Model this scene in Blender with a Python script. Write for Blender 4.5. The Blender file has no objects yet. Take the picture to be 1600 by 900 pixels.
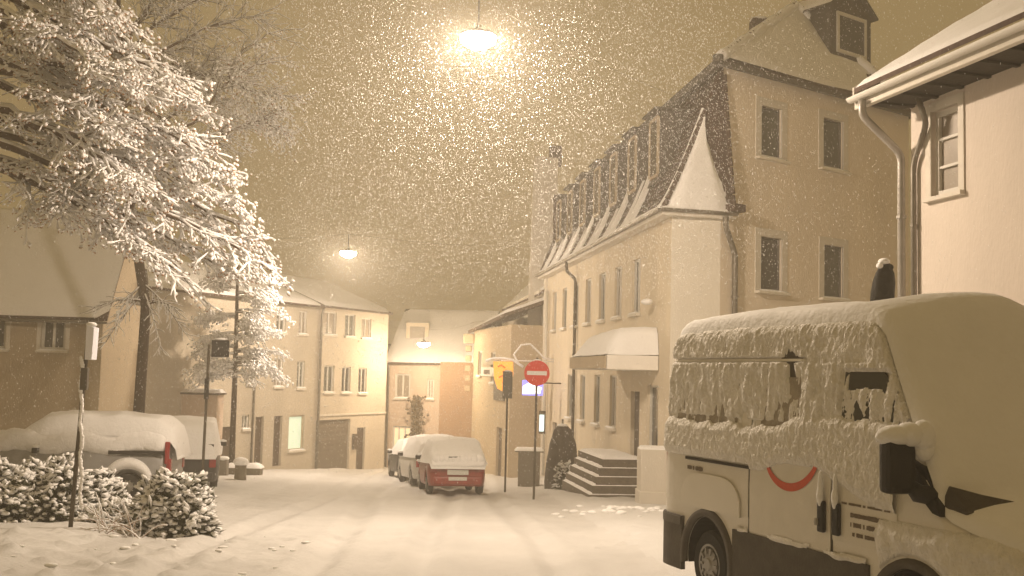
import bpy, bmesh, math, random
import numpy as np
from mathutils import Vector, Matrix, noise
random.seed(7); RNG = np.random.default_rng(7)
R = math.radians
V = Vector
sc = bpy.context.scene
col = sc.collection

# ------------------------------------------------------------------ camera
EYE = 2.3
F = 1700.0
PITCH, ROLL = math.atan(135/F), 0.025
cam = bpy.data.cameras.new('camera'); camo = bpy.data.objects.new('camera', cam); col.objects.link(camo)
cam.sensor_width = 36; cam.lens = 36*F/1600; cam.clip_end = 1000; cam.clip_start = .05
CM = Matrix.Rotation(math.pi/2+PITCH, 3, 'X') @ Matrix.Rotation(ROLL, 3, 'Z')
camo.matrix_world = Matrix.Translation((0, 0, EYE)) @ CM.to_4x4()
sc.camera = camo

def ray(px, py):
    return CM @ V(((px-800)/F, (450-py)/F, -1))
def at(px, py, y):                    # the point y metres ahead that was measured at that place of the photo
    d = ray(px, py); return V((0, 0, EYE)) + d*(y/d.y)
def xat(px, y, py=590): return at(px, py, y).x

def smooth(a, b, x):
    t = max(0, min(1, (x-a)/(b-a))); return t*t*(3-2*t)
def gz(x, y):                         # terrain height without relief
    t = y-12
    k = 1.5
    s = k*math.log1p(math.exp(max(-30, min(30, t/k)))) if t < 30 else t
    return -0.06*min(s, 70)

# ------------------------------------------------------------------ materials
def mat(name, rgb, rough=.85, bump=0, bscale=20, var=0, vscale=3, metal=0, emit=None, estr=0, spec=.3, stretch=None, detail=6):
    m = bpy.data.materials.new(name); m.use_nodes = True
    nt = m.node_tree; b = nt.nodes['Principled BSDF']
    b.inputs['Base Color'].default_value = (*rgb, 1); b.inputs['Roughness'].default_value = rough
    b.inputs['Metallic'].default_value = metal
    b.inputs['Specular IOR Level'].default_value = spec
    tc = nt.nodes.new('ShaderNodeTexCoord'); src = tc.outputs['Object']
    if stretch:
        mp = nt.nodes.new('ShaderNodeMapping'); mp.inputs['Scale'].default_value = stretch
        nt.links.new(src, mp.inputs['Vector']); src = mp.outputs['Vector']
    if var:
        n = nt.nodes.new('ShaderNodeTexNoise'); n.inputs['Scale'].default_value = vscale; n.inputs['Detail'].default_value = detail
        n.inputs['Roughness'].default_value = .65
        nt.links.new(src, n.inputs['Vector'])
        r = nt.nodes.new('ShaderNodeValToRGB'); r.color_ramp.elements[0].position = .3; r.color_ramp.elements[1].position = .7
        r.color_ramp.elements[0].color = (*[c*(1-var) for c in rgb], 1); r.color_ramp.elements[1].color = (*[min(.95, c*(1+var*.6)) for c in rgb], 1)
        nt.links.new(n.outputs['Fac'], r.inputs['Fac']); nt.links.new(r.outputs['Color'], b.inputs['Base Color'])
    if bump:
        n2 = nt.nodes.new('ShaderNodeTexNoise'); n2.inputs['Scale'].default_value = bscale; n2.inputs['Detail'].default_value = 8
        nt.links.new(src, n2.inputs['Vector'])
        bp = nt.nodes.new('ShaderNodeBump'); bp.inputs['Strength'].default_value = bump; bp.inputs['Distance'].default_value = .03
        nt.links.new(n2.outputs['Fac'], bp.inputs['Height']); nt.links.new(bp.outputs['Normal'], b.inputs['Normal'])
    if emit:
        b.inputs['Emission Color'].default_value = (*emit, 1); b.inputs['Emission Strength'].default_value = estr
    return m
M = dict(
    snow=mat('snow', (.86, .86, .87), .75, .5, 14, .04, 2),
    crust=mat('wind_blown_crust', (.84, .82, .78), .8, 1.0, 26, .10, 9, stretch=(1.6, 1.6, 1)),
    frosted=mat('frosted_glass', (.34, .30, .24), .6, .5, 30, .3, 9),
    canvas=mat('white_canvas', (.80, .77, .72), .8, .1, 20, .05, 2),
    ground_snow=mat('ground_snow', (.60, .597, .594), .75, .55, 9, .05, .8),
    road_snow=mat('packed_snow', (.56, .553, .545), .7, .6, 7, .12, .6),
    cream=mat('cream_plaster', (.68, .60, .47), .9, .3, 30, .13, .8, stretch=(1, 1, .35)),
    cream2=mat('pale_plaster', (.60, .56, .49), .9, .2, 30, .08, 1.1, stretch=(1, 1, .35)),
    chamfer=mat('light_plaster', (.74, .70, .62), .9, .2, 30, .06, 1.1, stretch=(1, 1, .35)),
    gablewall=mat('pale_gable_plaster', (.80, .71, .59), .9, .3, 30, .10, .7, stretch=(1, 1, .35)),
    trim=mat('window_trim', (.66, .62, .55), .85, .15, 40, .06, 3),
    yellow=mat('yellow_plaster', (.56, .50, .41), .9, .2, 30, .08, .8, stretch=(1, 1, .35)),
    pink=mat('pinkish_plaster', (.56, .45, .36), .9, .2, 30, .10, 1, stretch=(1, 1, .35)),
    grey=mat('grey_plaster', (.46, .41, .33), .9, .2, 30, .14, .8, stretch=(1, 1, .35)),
    brown=mat('brown_plaster', (.33, .22, .14), .9, .2, 30, .12, .8, stretch=(1, 1, .35)),
    housewall=mat('ochre_plaster', (.45, .37, .26), .9, .3, 25, .12, .7, stretch=(1, 1, .35)),
    rightwall=mat('warm_white_plaster', (.66, .59, .52), .9, .3, 25, .08, .8, stretch=(1, 1, .35)),
    tile=mat('dark_roof_tile', (.085, .055, .042), .8, .8, 25, .35, 6),
    slate=mat('slate_cladding', (.095, .085, .07), .7, .7, 30, .3, 8),
    gutter=mat('zinc_gutter', (.22, .20, .17), .45, .1, 20, .2, 4, metal=.6),
    pipe=mat('zinc_pipe', (.42, .40, .37), .42, .1, 20, .2, 4, metal=.5),
    glass=mat('dark_glass', (.035, .036, .034), .12, spec=.6),
    blind=mat('closed_blind', (.105, .108, .088), .6, .1, 40, .1, 3),
    curtain=mat('curtained_glass', (.26, .22, .17), .4, .1, 40, .2, 3, spec=.6),
    frame=mat('white_frame', (.62, .60, .55), .6),
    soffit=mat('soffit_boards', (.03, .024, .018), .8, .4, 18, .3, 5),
    darkwood=mat('dark_wood', (.085, .06, .042), .7, .5, 18, .3, 5, stretch=(1, 1, 6)),
    garage=mat('garage_door', (.16, .135, .105), .7, .3, 12, .15, 3),
    greenlit=mat('lit_window_green', (.5, .55, .45), .5, emit=(.75, .95, .70), estr=.55),
    warmlit=mat('lit_window_warm', (.6, .5, .4), .5, emit=(1, .74, .40), estr=.75),
    rubber=mat('rubber', (.018, .018, .018), .8, .3, 60),
    plastic=mat('black_plastic', (.022, .021, .020), .55, .2, 60),
    cladding=mat('dark_cladding', (.085, .075, .062), .7, .35, 40, .3, 5),
    vanpaint=mat('white_van_paint', (.74, .71, .64), .35, .03, 4, .05, 2, spec=.5),
    vanpaint_dirty=mat('van_door_paint', (.71, .68, .61), .4, .04, 4, .08, 3, spec=.5),
    gap=mat('door_gap', (.03, .027, .022), .9),
    redstripe=mat('red_stripe', (.62, .10, .045), .5, var=.15, vscale=9),
    lettering=mat('brown_lettering', (.19, .15, .11), .6),
    redpaint=mat('red_car_paint', (.27, .026, .02), .35, .05, 30, .3, 6, spec=.5),
    silver=mat('silver_car_paint', (.34, .34, .35), .4, .05, 30, .1, 6, metal=.3),
    whitepaint=mat('white_car_paint', (.55, .54, .52), .4, .05, 30, .05, 6),
    darkpaint=mat('dark_car_paint', (.05, .05, .055), .4),
    taillight=mat('tail_light', (.30, .015, .018), .25, spec=.6),
    rim=mat('wheel_rim', (.30, .29, .27), .45, metal=.6),
    plate=mat('number_plate', (.6, .6, .57), .5),
    bark=mat('bark', (.075, .052, .036), .9, .8, 30, .3, 8),
    twig=mat('twig_bark', (.11, .07, .045), .9, .4, 40, .25, 8),
    dryleaf=mat('dry_leaves', (.42, .24, .13), .8, .2, 40, .35, 10),
    evergreen=mat('evergreen_leaves', (.050, .058, .022), .6, .2, 40, .35, 9),
    post=mat('post_metal', (.10, .085, .065), .6, .3, 30, .3, 9, metal=.4),
    signgrey=mat('sign_back', (.13, .12, .105), .6, .2, 20, .15, 5, metal=.3),
    signwhite=mat('sign_white', (.62, .60, .60), .4),
    signred=mat('sign_red', (.55, .035, .022), .4, .08, 25, .12, 14),
    signface=mat('sign_face', (.78, .80, .90), .3, spec=.8),
    stone=mat('stone', (.20, .175, .13), .9, .6, 18, .3, 6),
    steps=mat('stone_steps', (.12, .10, .075), .9, .6, 18, .35, 6),
    tarp=mat('dark_tarpaulin', (.06, .048, .038), .75, .5, 14, .3, 4),
    bagblack=mat('black_cover', (.014, .013, .010), .8, .5, 14, .3, 4),
    lampcap=mat('lamp_cap', (.2, .18, .15), .6),
    orange_lit=mat('lit_orange_sign', (.8, .35, .06), .5, emit=(1, .43, .06), estr=.75),
    orange_dark=mat('orange_sign_figure', (.45, .13, .02), .5, emit=(.9, .22, .02), estr=.35),
    blue_lit=mat('lit_blue_sign', (.2, .2, .8), .5, emit=(.30, .28, 1), estr=1.3),
    white_lit=mat('lit_white_sign', (.9, .9, .9), .5, emit=(.92, .95, 1), estr=2.2),
    cyan_lit=mat('lit_display_case', (.7, .9, .9), .5, emit=(.75, .97, 1), estr=1.3),
    cabinet=mat('cabinet_grey', (.20, .18, .15), .8, .2, 30, .15, 5),
    vine=mat('vine_leaves', (.13, .095, .05), .9, .3, 30, .3, 5),
    flake=mat('snowflake', (.78, .78, .78), .8),
)

# ------------------------------------------------------------------ mesh builder
class MB:
    def __init__(s): s.v = []; s.f = []; s.chunks = []
    def poly(s, pts):
        n = len(s.v); s.v += [V(p) for p in pts]; s.f.append(tuple(range(n, n+len(pts)))); return s
    def add(s, vs, fs):
        n = len(s.v); s.v += [V(p) for p in vs]; s.f += [tuple(i+n for i in f) for f in fs]; return s
    def obox(s, c, ax, ay, az, hx, hy, hz):      # oriented box, half sizes
        c = V(c); ax = V(ax)*hx; ay = V(ay)*hy; az = V(az)*hz
        vs = [c+ax*i+ay*j+az*k for i in (-1, 1) for j in (-1, 1) for k in (-1, 1)]
        return s.add(vs, [(0, 1, 3, 2), (4, 6, 7, 5), (0, 4, 5, 1), (2, 3, 7, 6), (0, 2, 6, 4), (1, 5, 7, 3)])
    def box(s, x0, x1, y0, y1, z0, z1):
        return s.obox(((x0+x1)/2, (y0+y1)/2, (z0+z1)/2), (1, 0, 0), (0, 1, 0), (0, 0, 1), abs(x1-x0)/2, abs(y1-y0)/2, abs(z1-z0)/2)
    def prism(s, poly, vec):
        n = len(poly); vec = V(vec); vs = [V(p) for p in poly]+[V(p)+vec for p in poly]
        return s.add(vs, [tuple(range(n))[::-1], tuple(range(n, 2*n))]+[(i, (i+1) % n, n+(i+1) % n, n+i) for i in range(n)])
    def tube(s, pts, rad, seg=8, cap=True):
        pts = [V(p) for p in pts]
        if not hasattr(rad, '__len__'): rad = [rad]*len(pts)
        n0 = len(s.v); prev = None
        for i, p in enumerate(pts):
            d = (pts[min(i+1, len(pts)-1)]-pts[max(i-1, 0)])
            d = d.normalized() if d.length > 1e-9 else V((0, 0, 1))
            if prev is None:
                a = d.cross(V((0, 0, 1)));
                if a.length < .05: a = d.cross(V((1, 0, 0)))
                a.normalize()
            else:
                a = (prev-d*prev.dot(d));
                a = a.normalized() if a.length > 1e-6 else d.orthogonal().normalized()
            prev = a; b = d.cross(a)
            for k in range(seg):
                t = 2*math.pi*k/seg; s.v.append(p+(a*math.cos(t)+b*math.sin(t))*rad[i])
        for i in range(len(pts)-1):
            for k in range(seg):
                k2 = (k+1) % seg
                s.f.append((n0+i*seg+k, n0+i*seg+k2, n0+(i+1)*seg+k2, n0+(i+1)*seg+k))
        if cap:
            s.f.append(tuple(n0+k for k in range(seg))[::-1]); e = n0+(len(pts)-1)*seg; s.f.append(tuple(e+k for k in range(seg)))
        return s
    def lathe(s, c, prof, seg=16, axis=None):    # prof (r,z)
        c = V(c); n0 = len(s.v)
        A = axis or Matrix.Identity(3)
        for r, z in prof:
            for k in range(seg):
                t = 2*math.pi*k/seg; s.v.append(c+A @ V((r*math.cos(t), r*math.sin(t), z)))
        for i in range(len(prof)-1):
            for k in range(seg):
                k2 = (k+1) % seg
                s.f.append((n0+i*seg+k, n0+i*seg+k2, n0+(i+1)*seg+k2, n0+(i+1)*seg+k))
        s.f.append(tuple(n0+k for k in range(seg))[::-1]); e = n0+(len(prof)-1)*seg; s.f.append(tuple(e+k for k in range(seg)))
        return s
    def blobs(s, P, S, Rm=None, sub=1):          # many ellipsoids, numpy
        T, TF = TPL[sub]
        P = np.asarray(P, float); S = np.asarray(S, float)
        if len(P) == 0: return s
        vs = T[None]*S[:, None, :]
        if Rm is not None: vs = np.einsum('nij,nkj->nki', Rm, vs)
        vs = vs+P[:, None, :]
        n = len(T); fs = TF[None]+(np.arange(len(P))*n)[:, None, None]
        s.chunks.append((vs.reshape(-1, 3), fs.reshape(-1, TF.shape[1]))); return s
    def tris(s, vs, fs): s.chunks.append((np.asarray(vs, float), np.asarray(fs, int))); return s
    def build(s, name, m, parent=None, smooth=False, bevel=0):
        me = bpy.data.meshes.new(name)
        if s.chunks:
            av = [np.array([tuple(v) for v in s.v]).reshape(-1, 3)]; loops = [np.array([i for f in s.f for i in f], int)]
            tot = [np.array([len(f) for f in s.f], int)]; n = len(s.v)
            for vs, fs in s.chunks:
                av.append(vs); loops.append((fs+n).ravel()); tot.append(np.full(len(fs), fs.shape[1])); n += len(vs)
            av = np.concatenate(av); loops = np.concatenate(loops); tot = np.concatenate(tot)
            me.vertices.add(len(av)); me.vertices.foreach_set('co', av.ravel())
            me.loops.add(len(loops)); me.loops.foreach_set('vertex_index', loops.astype(np.int32))
            me.polygons.add(len(tot)); me.polygons.foreach_set('loop_start', np.concatenate([[0], np.cumsum(tot)[:-1]]).astype(np.int32))
            me.polygons.foreach_set('loop_total', tot.astype(np.int32)); me.update(calc_edges=True)
        else:
            me.from_pydata([tuple(v) for v in s.v], [], s.f)
        me.validate()
        if not s.chunks and len(s.v) < 60000:
            bm = bmesh.new(); bm.from_mesh(me)
            if smooth: bmesh.ops.remove_doubles(bm, verts=bm.verts, dist=1e-4)
            bmesh.ops.recalc_face_normals(bm, faces=bm.faces)
            if bevel:
                es = [e for e in bm.edges if len(e.link_faces) == 2 and e.calc_face_angle(0) > .6]
                bmesh.ops.bevel(bm, geom=es, offset=bevel, segments=2, affect='EDGES', profile=.6, clamp_overlap=True)
            bm.to_mesh(me); bm.free()
        me.materials.append(M[m] if isinstance(m, str) else m)
        if smooth:
            me.polygons.foreach_set('use_smooth', [True]*len(me.polygons))
        o = bpy.data.objects.new(name, me); col.objects.link(o)
        if parent:
            o.parent = parent
            if not getattr(s, 'local', False): o.matrix_parent_inverse = world(parent).inverted()
        return o
def world(o):
    m = o.matrix_basis.copy()
    p = o
    while p.parent:
        m = p.parent.matrix_basis @ p.matrix_parent_inverse @ m if False else (p.parent.matrix_basis @ p.matrix_parent_inverse @ m)
        p = p.parent
    return m
def L():                                       # builder in the parent's local space
    b = MB(); b.local = True; return b
def ico(sub):
    bm = bmesh.new(); bmesh.ops.create_icosphere(bm, subdivisions=sub, radius=1)
    v = np.array([tuple(x.co) for x in bm.verts]); f = np.array([[w.index for w in x.verts] for x in bm.faces]); bm.free(); return v, f
OCT = (np.array([(1, 0, 0), (-1, 0, 0), (0, 1, 0), (0, -1, 0), (0, 0, 1), (0, 0, -1)], float),
       np.array([(0, 2, 4), (2, 1, 4), (1, 3, 4), (3, 0, 4), (2, 0, 5), (1, 2, 5), (3, 1, 5), (0, 3, 5)]))
TPL = {0: OCT, 1: ico(1), 2: ico(2)}
def tag(o, label=None, cat=None, group=None, kind=None):
    if label: o['label'] = label
    if cat: o['category'] = cat
    if group: o['group'] = group
    if kind: o['kind'] = kind
    return o
def thing(name, loc, label, cat, group=None, rz=0):
    o = bpy.data.objects.new(name, None); col.objects.link(o); o.location = loc; o.rotation_euler = (0, 0, rz)
    o.empty_display_size = .3
    return tag(o, label, cat, group)
def rots(dirs):                                # rotation matrices taking x to dirs
    d = dirs/np.linalg.norm(dirs, axis=1, keepdims=True)
    up = np.where(np.abs(d[:, 2:3]) > .95, np.array([[1., 0, 0]]), np.array([[0, 0, 1.]]))
    y = np.cross(up, d); y /= np.linalg.norm(y, axis=1, keepdims=True); z = np.cross(d, y)
    return np.stack([d, y, z], axis=2)
def nz(x, y, z=0): return noise.noise(V((x, y, z)))
def fbm(x, y, z=0, o=4): return noise.fractal(V((x, y, z)), .9, 2.1, o)

def snowpatch(mb, a, b, c, d, nu, nv, th, amp=.02, fr=1.5, up=None, edge=.12):
    """snow lying on the quad a-b-c-d (a-b the lower edge): rounded edges, closed at the rim"""
    a, b, c, d = map(V, (a, b, c, d))
    n = (b-a).cross(d-a)
    if n.length < 1e-6: n = (b-a).cross(c-a)
    n.normalize()
    if n.z < 0: n = -n
    if up: n = V(up)
    g = []
    n0 = len(mb.v)
    for j in range(nv+1):
        for i in range(nu+1):
            u, v = i/nu, j/nv
            p = (a.lerp(b, u)).lerp(d.lerp(c, u), v)
            lu = (b-a).length; lv = (d-a).length
            e = min(u*lu, (1-u)*lu, v*lv, (1-v)*lv)
            k = min(1, e/edge); k = math.sqrt(max(0, 1-(1-k)**2))
            h = th*k + amp*fbm(p.x*fr, p.y*fr, p.z*fr)*k
            mb.v.append(p+n*(h if k > 0 else -.005))
    for j in range(nv):
        for i in range(nu):
            q = n0+j*(nu+1)+i; mb.f.append((q, q+1, q+nu+2, q+nu+1))
    return mb

# ------------------------------------------------------------------ buildings
class Wall:
    """vertical wall from A to B (left to right as the street sees it)"""
    def __init__(s, A, B, z0, z1):
        s.A = V((A[0], A[1], 0)); s.B = V((B[0], B[1], 0)); s.z0 = z0; s.z1 = z1
        s.u = (s.B-s.A).normalized(); s.len = (s.B-s.A).length
        s.n = V((s.u.y, -s.u.x, 0))              # outward (towards the viewer)
        s.holes = []
    def hit(s, px, py):
        d = ray(px, py); o = V((0, 0, EYE)); t = (s.A-o).dot(s.n)/d.dot(s.n); p = o+d*t
        return (p-s.A).dot(s.u), p.z
    def hpx(s, x0, x1, y0, y1):
        xm = (x0+x1)/2; u0 = s.hit(x0, (y0+y1)/2)[0]; u1 = s.hit(x1, (y0+y1)/2)[0]
        return (u0, u1, s.hit(xm, y1)[1], s.hit(xm, y0)[1])
    def P(s, u, z, out=0): return V((s.A.x+s.u.x*u+s.n.x*out, s.A.y+s.u.y*u+s.n.y*out, z))
    def mesh(s, mb, depth=.18):
        us = sorted({0, s.len, *[h[0] for h in s.holes], *[h[1] for h in s.holes]})
        zs = sorted({s.z0, s.z1, *[h[2] for h in s.holes], *[h[3] for h in s.holes]})
        for i in range(len(us)-1):
            for j in range(len(zs)-1):
                cu, cz = (us[i]+us[i+1])/2, (zs[j]+zs[j+1])/2
                if any(h[0] < cu < h[1] and h[2] < cz < h[3] for h in s.holes): continue
                mb.poly([s.P(us[i], zs[j]), s.P(us[i+1], zs[j]), s.P(us[i+1], zs[j+1]), s.P(us[i], zs[j+1])])
        for u0, u1, a, b in s.holes:
            mb.poly([s.P(u0, a), s.P(u0, a, -depth), s.P(u0, b, -depth), s.P(u0, b)])
            mb.poly([s.P(u1, a), s.P(u1, a, -depth), s.P(u1, b, -depth), s.P(u1, b)])
            mb.poly([s.P(u0, b), s.P(u1, b), s.P(u1, b, -depth), s.P(u0, b, -depth)])
            mb.poly([s.P(u0, a), s.P(u1, a), s.P(u1, a, -depth), s.P(u0, a, -depth)])
    def box(s, mb, u0, u1, a, b, o0, o1):
        return mb.obox(s.P((u0+u1)/2, (a+b)/2, (o0+o1)/2), s.u, s.n, (0, 0, 1), abs(u1-u0)/2, abs(o1-o0)/2, abs(b-a)/2)

PR = random.Random(3)
def window(W, root, h, pane='glass', mull=1, bars=0, sill=True, surround=0, snow=True, fmat='frame', fw=.06, name='window', sdepth=.10, smat='trim'):
    W.holes.append(h); u0, u1, a, b = h
    if pane == 'curtain' and PR.random() < .5: pane = PR.choice(('glass', 'blind'))
    mb = MB(); W.box(mb, u0, u1, a, b, -.16, -.13); w = mb.build(name, pane, root)
    mb = MB(); W.box(mb, u0, u0+fw, a, b, -.128, -.07); W.box(mb, u1-fw, u1, a, b, -.128, -.07)
    W.box(mb, u0+fw, u1-fw, a, a+fw, -.128, -.07); W.box(mb, u0+fw, u1-fw, b-fw, b, -.128, -.07)
    for k in range(mull):
        c = u0+(u1-u0)*(k+1)/(mull+1); W.box(mb, c-fw*.45, c+fw*.45, a+fw, b-fw, -.127, -.075)
    for k in range(bars):
        c = a+(b-a)*(k+1)/(bars+1); W.box(mb, u0+fw, u1-fw, c-.02, c+.02, -.127, -.08)
    mb.build('frame', fmat, w)
    if surround:
        t = surround; mb = MB()
        for q in ((u0-t, u0, a-.02, b+t), (u1, u1+t, a-.02, b+t), (u0, u1, b, b+t)): W.box(mb, *q, -.03, .025)
        mb.build('surround', 'trim', w)
    if sill:
        e = max(surround, .05)
        mb = MB(); W.box(mb, u0-e, u1+e, a-.085, a-.021 if surround else a-.002, -.02, sdepth); mb.build('sill', smat, w)
        if snow:
            mb = MB(); t = a-.021 if surround else a-.002
            snowpatch(mb, W.P(u0-e, t, sdepth), W.P(u1+e, t, sdepth), W.P(u1+e, t, .026), W.P(u0-e, t, .026), 8, 4, .05, .01, 4, edge=.05)
            mb.build('snow_cap', 'snow', w, smooth=True)
    return w
def door(W, root, h, m='darkwood', name='door', panels=2):
    W.holes.append(h); u0, u1, a, b = h
    mb = MB(); W.box(mb, u0, u1, a, b, -.17, -.12); d = mb.build(name, m, root)
    mb = MB()
    for k in range(panels):
        z0 = a+.15+(b-a-.25)*k/panels; z1 = a+.05+(b-a-.15)*(k+1)/panels
        W.box(mb, u0+.12, u1-.12, z0, z1, -.119, -.10)
    mb.build('panel', m, d, bevel=.012)
    mb = MB(); W.box(mb, u1-.14, u1-.09, a+1.0, a+1.15, -.10, -.05); mb.build('handle', 'gutter', d)
    return d
def walls(root, ws, m, back=None, name='wall'):
    mb = MB()
    for w in ws: w.mesh(mb)
    if back:
        mb.poly(back)
    return mb.build(name, m, root)
def closed_rest(mb, pts, z0, z1):
    """the sides nobody sees: vertical walls through the listed points"""
    for p, q in zip(pts[:-1], pts[1:]):
        mb.poly([(p[0], p[1], z0), (q[0], q[1], z0), (q[0], q[1], z1), (p[0], p[1], z1)])
def pipe(root, pts, r=.055, m='pipe', name='downpipe', rings=True):
    P = [V(p) for p in pts]; Q = [P[0]]
    for i in range(1, len(P)-1):                # round the bends
        a, b, c = P[i-1], P[i], P[i+1]
        l = min((b-a).length, (c-b).length, .3)*.45
        s, e = b+(a-b).normalized()*l, b+(c-b).normalized()*l
        for t in (0, .25, .5, .75, 1): Q.append(s.lerp(b, t).lerp(b.lerp(e, t), t))
    Q.append(P[-1])
    o = MB().tube(Q, r, 10).build(name, m, root, smooth=True)
    if rings:
        mb = MB(); a, b = P[-2], P[-1]; n = max(1, int((a-b).length/1.8))
        for k in range(n):
            p = a.lerp(b, (k+.5)/n); d = (b-a).normalized()*.025; mb.tube([p-d, p+d], r*1.28, 10)
        mb.build('bracket', m, o)
    return o
def gutter(root, a, b, r=.07, m='gutter'):
    a, b = V(a), V(b); d = (b-a).normalized(); out = d.cross(V((0, 0, 1)))
    pr = [out*(r*math.cos(t))+V((0, 0, -r*math.sin(t))) for t in [math.pi*k/8 for k in range(9)]]+[out*(r*.85*math.cos(t))+V((0, 0, -r*.85*math.sin(t))) for t in [math.pi*k/8 for k in range(8, -1, -1)]]
    mb = MB(); n = len(pr); mb.add([a+p for p in pr]+[b+p for p in pr], [(i, (i+1) % n, n+(i+1) % n, n+i) for i in range(n)]+[tuple(range(n))[::-1], tuple(range(n, 2*n))])
    return mb.build('gutter', m, root)
def slabpoly(pts, th):
    pts = [V(p) for p in pts]; n = (pts[1]-pts[0]).cross(pts[2]-pts[0]).normalized()
    if n.z < 0: n = -n
    return MB().prism(pts, n*th)

# ============================================================ THE GROUND
def relief(x, y):
    h = .05*fbm(x*.25, y*.25, 3)+.026*fbm(x*1.1, y*.9, 9)
    if y < 40:
        h += .012*fbm(x*4, y*3, 2)
    rx = roadc(y)
    t = x-rx
    # wheel ruts
    if abs(t) < 4.2:
        for c in (-2.2, -.75, .9, 2.35):
            dd = t-c-.16*math.sin(y*.2+c*2)
            h -= .065*math.exp(-(dd/.17)**2)
            h += .028*math.exp(-((abs(dd)-.34)/.12)**2)
    h += .09*smooth(3.6, 4.4, abs(t))            # pavement under the snow
    # churned snow at bottom left and old footprints
    if x < -2.5 and y < 18:
        k = smooth(-2.5, -4.0, x)*smooth(18, 15, y)
        c = noise.noise(V((x*1.9, y*1.4, 5)))
        h += k*(.07*max(0, c)+.12*max(0, noise.noise(V((x*4.2, y*3.1, 8)))-.2)*1.6)
    # ridge of ploughed snow across the side street
    h += .09*math.exp(-((y-(24.3+.12*(x-4)))/.7)**2)*smooth(.0, 2.5, x)*(.5+abs(fbm(x*1.6, y*1.6, 4)))
    return h
def roadc(y): return -1.7-.05*(y-12)
def axis_vals(segs):
    out = []
    for a, b, d in segs:
        n = max(1, round((b-a)/d)); out += [a+(b-a)*i/n for i in range(n)]
    return out+[segs[-1][1]]
gx = axis_vals([(-300, -60, 24), (-60, -16, 2), (-16, -9.5, .3), (-9.5, 7, .085), (7, 16, .4), (16, 60, 3), (60, 300, 24)])
gy = axis_vals([(-100, -10, 9), (-10, 10, .8), (10, 20, .085), (20, 34, .14), (34, 62, .35), (62, 100, 2), (100, 420, 20)])
prints = []
for (x0, y0, dx, dy, n) in ((2.6, 21.5, -.12, -.62, 9), (-5.2, 14.2, .35, .5, 9), (-.6, 25, .45, .5, 8)):
    for k in range(n): prints.append((x0+dx*k+(.12 if k % 2 else -.12), y0+dy*k))
def gh(x, y):
    h = gz(x, y)
    if -20 < x < 16 and 8 < y < 70:
        h += relief(x, y)*smooth(8, 11, y)
        for fx, fy in prints:
            if abs(x-fx) < .3 and abs(y-fy) < .35:
                q = ((x-fx)/.10)**2+((y-fy)/.17)**2
                h -= .055*math.exp(-q*q)-.012*math.exp(-(math.sqrt(q)-1.5)**2*4)
    return h
NX, NY = len(gx), len(gy)
gv = [(x, y, gh(x, y)) for y in gy for x in gx]
gf, rf = [], []
for j in range(NY-1):
    for i in range(NX-1):
        q = j*NX+i; cx, cy = (gx[i]+gx[i+1])/2, (gy[j]+gy[j+1])/2
        (rf if abs(cx-roadc(cy)) < 3.9 and 5 < cy < 90 else gf).append((q, q+1, q+NX+1, q+NX))
def sheet(name, faces, m):
    me = bpy.data.meshes.new(name)
    used = sorted({i for f in faces for i in f}); mp = {k: i for i, k in enumerate(used)}
    me.from_pydata([gv[k] for k in used], [], [tuple(mp[i] for i in f) for f in faces])
    me.polygons.foreach_set('use_smooth', [True]*len(me.polygons)); me.materials.append(M[m])
    o = bpy.data.objects.new(name, me); col.objects.link(o); o['kind'] = 'structure'; return o
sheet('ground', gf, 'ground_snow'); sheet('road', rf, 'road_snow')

# ============================================================ MAIN MANSARD HOUSE (right)
C0 = V((4.10, 28.0, 0)); SD = V((-.134, .991, 0)).normalized()      # street direction
P0 = V((5.42, 28.25, 0)); GD = V((.81, .588, 0)).normalized()
C1 = C0+SD*19.6; G1 = P0+GD*8.3
P1 = P0+SD*20.5; G2 = G1+SD*16
ZE = 6.62; ZB = 10.62
zg = gz(0, 48)-1
mh = thing('mansard_house', (C0.x, C0.y, gz(0, 28)), 'long cream plastered corner house with snow streaked mansard roof and shop canopy', 'house')
Wf = Wall((C1.x, C1.y), (C0.x, C0.y), zg, ZE)
Wc = Wall((C0.x, C0.y), (P0.x, P0.y), zg, ZE)
Wg = Wall((P0.x, P0.y), (G1.x, G1.y), zg, ZB)
# gable windows, dark panes in pale surrounds
for q, pn in (((1189, 1221, 168, 248), 'blind'), ((1286, 1317, 187, 265), 'blind'), ((1188, 1221, 371, 455), 'curtain'), ((1287, 1317, 384, 466), 'blind')):
    window(Wg, mh, Wg.hpx(*q), pane=pn, mull=0, surround=.22, fw=.035, fmat='signgrey', sdepth=.16, smat='chamfer')
# street front: upper and lower rows
FY = [31.6+2.25*k for k in range(7)]
def ffu(y): return (C1.y-y)/abs(SD.y)
for k, y in enumerate(FY):
    u = ffu(y); window(Wf, mh, (u-.48, u+.48, 4.15, 5.75), pane='curtain', mull=1, sdepth=.12)
for k, y in enumerate((34.3, 36.6, 39.0, 41.4)):
    u = ffu(y); window(Wf, mh, (u-.45, u+.45, .72, 2.35), pane='glass' if k else 'curtain', mull=1, sdepth=.14)
u = ffu(31.0); door(Wf, mh, (u-1.0, u+.0, -.55, 1.9), 'darkwood')
u = ffu(29.6); window(Wf, mh, (u-.55, u+.55, .2, 2.1), pane='curtain', mull=0, name='shop_window')
u = ffu(44.5); door(Wf, mh, (u-.5, u+.5, -1.9, .4), 'darkwood')
mb = MB(); Wg.mesh(mb); mb.build('gable_wall', 'gablewall', mh)
mb = MB(); Wf.mesh(mb)
closed_rest(mb, [(G1.x, G1.y), (G2.x, G2.y), (P1.x, P1.y)], zg, ZB); closed_rest(mb, [(P1.x, P1.y), (C1.x, C1.y)], zg, ZE)
mb.build('wall', 'cream', mh)
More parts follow.
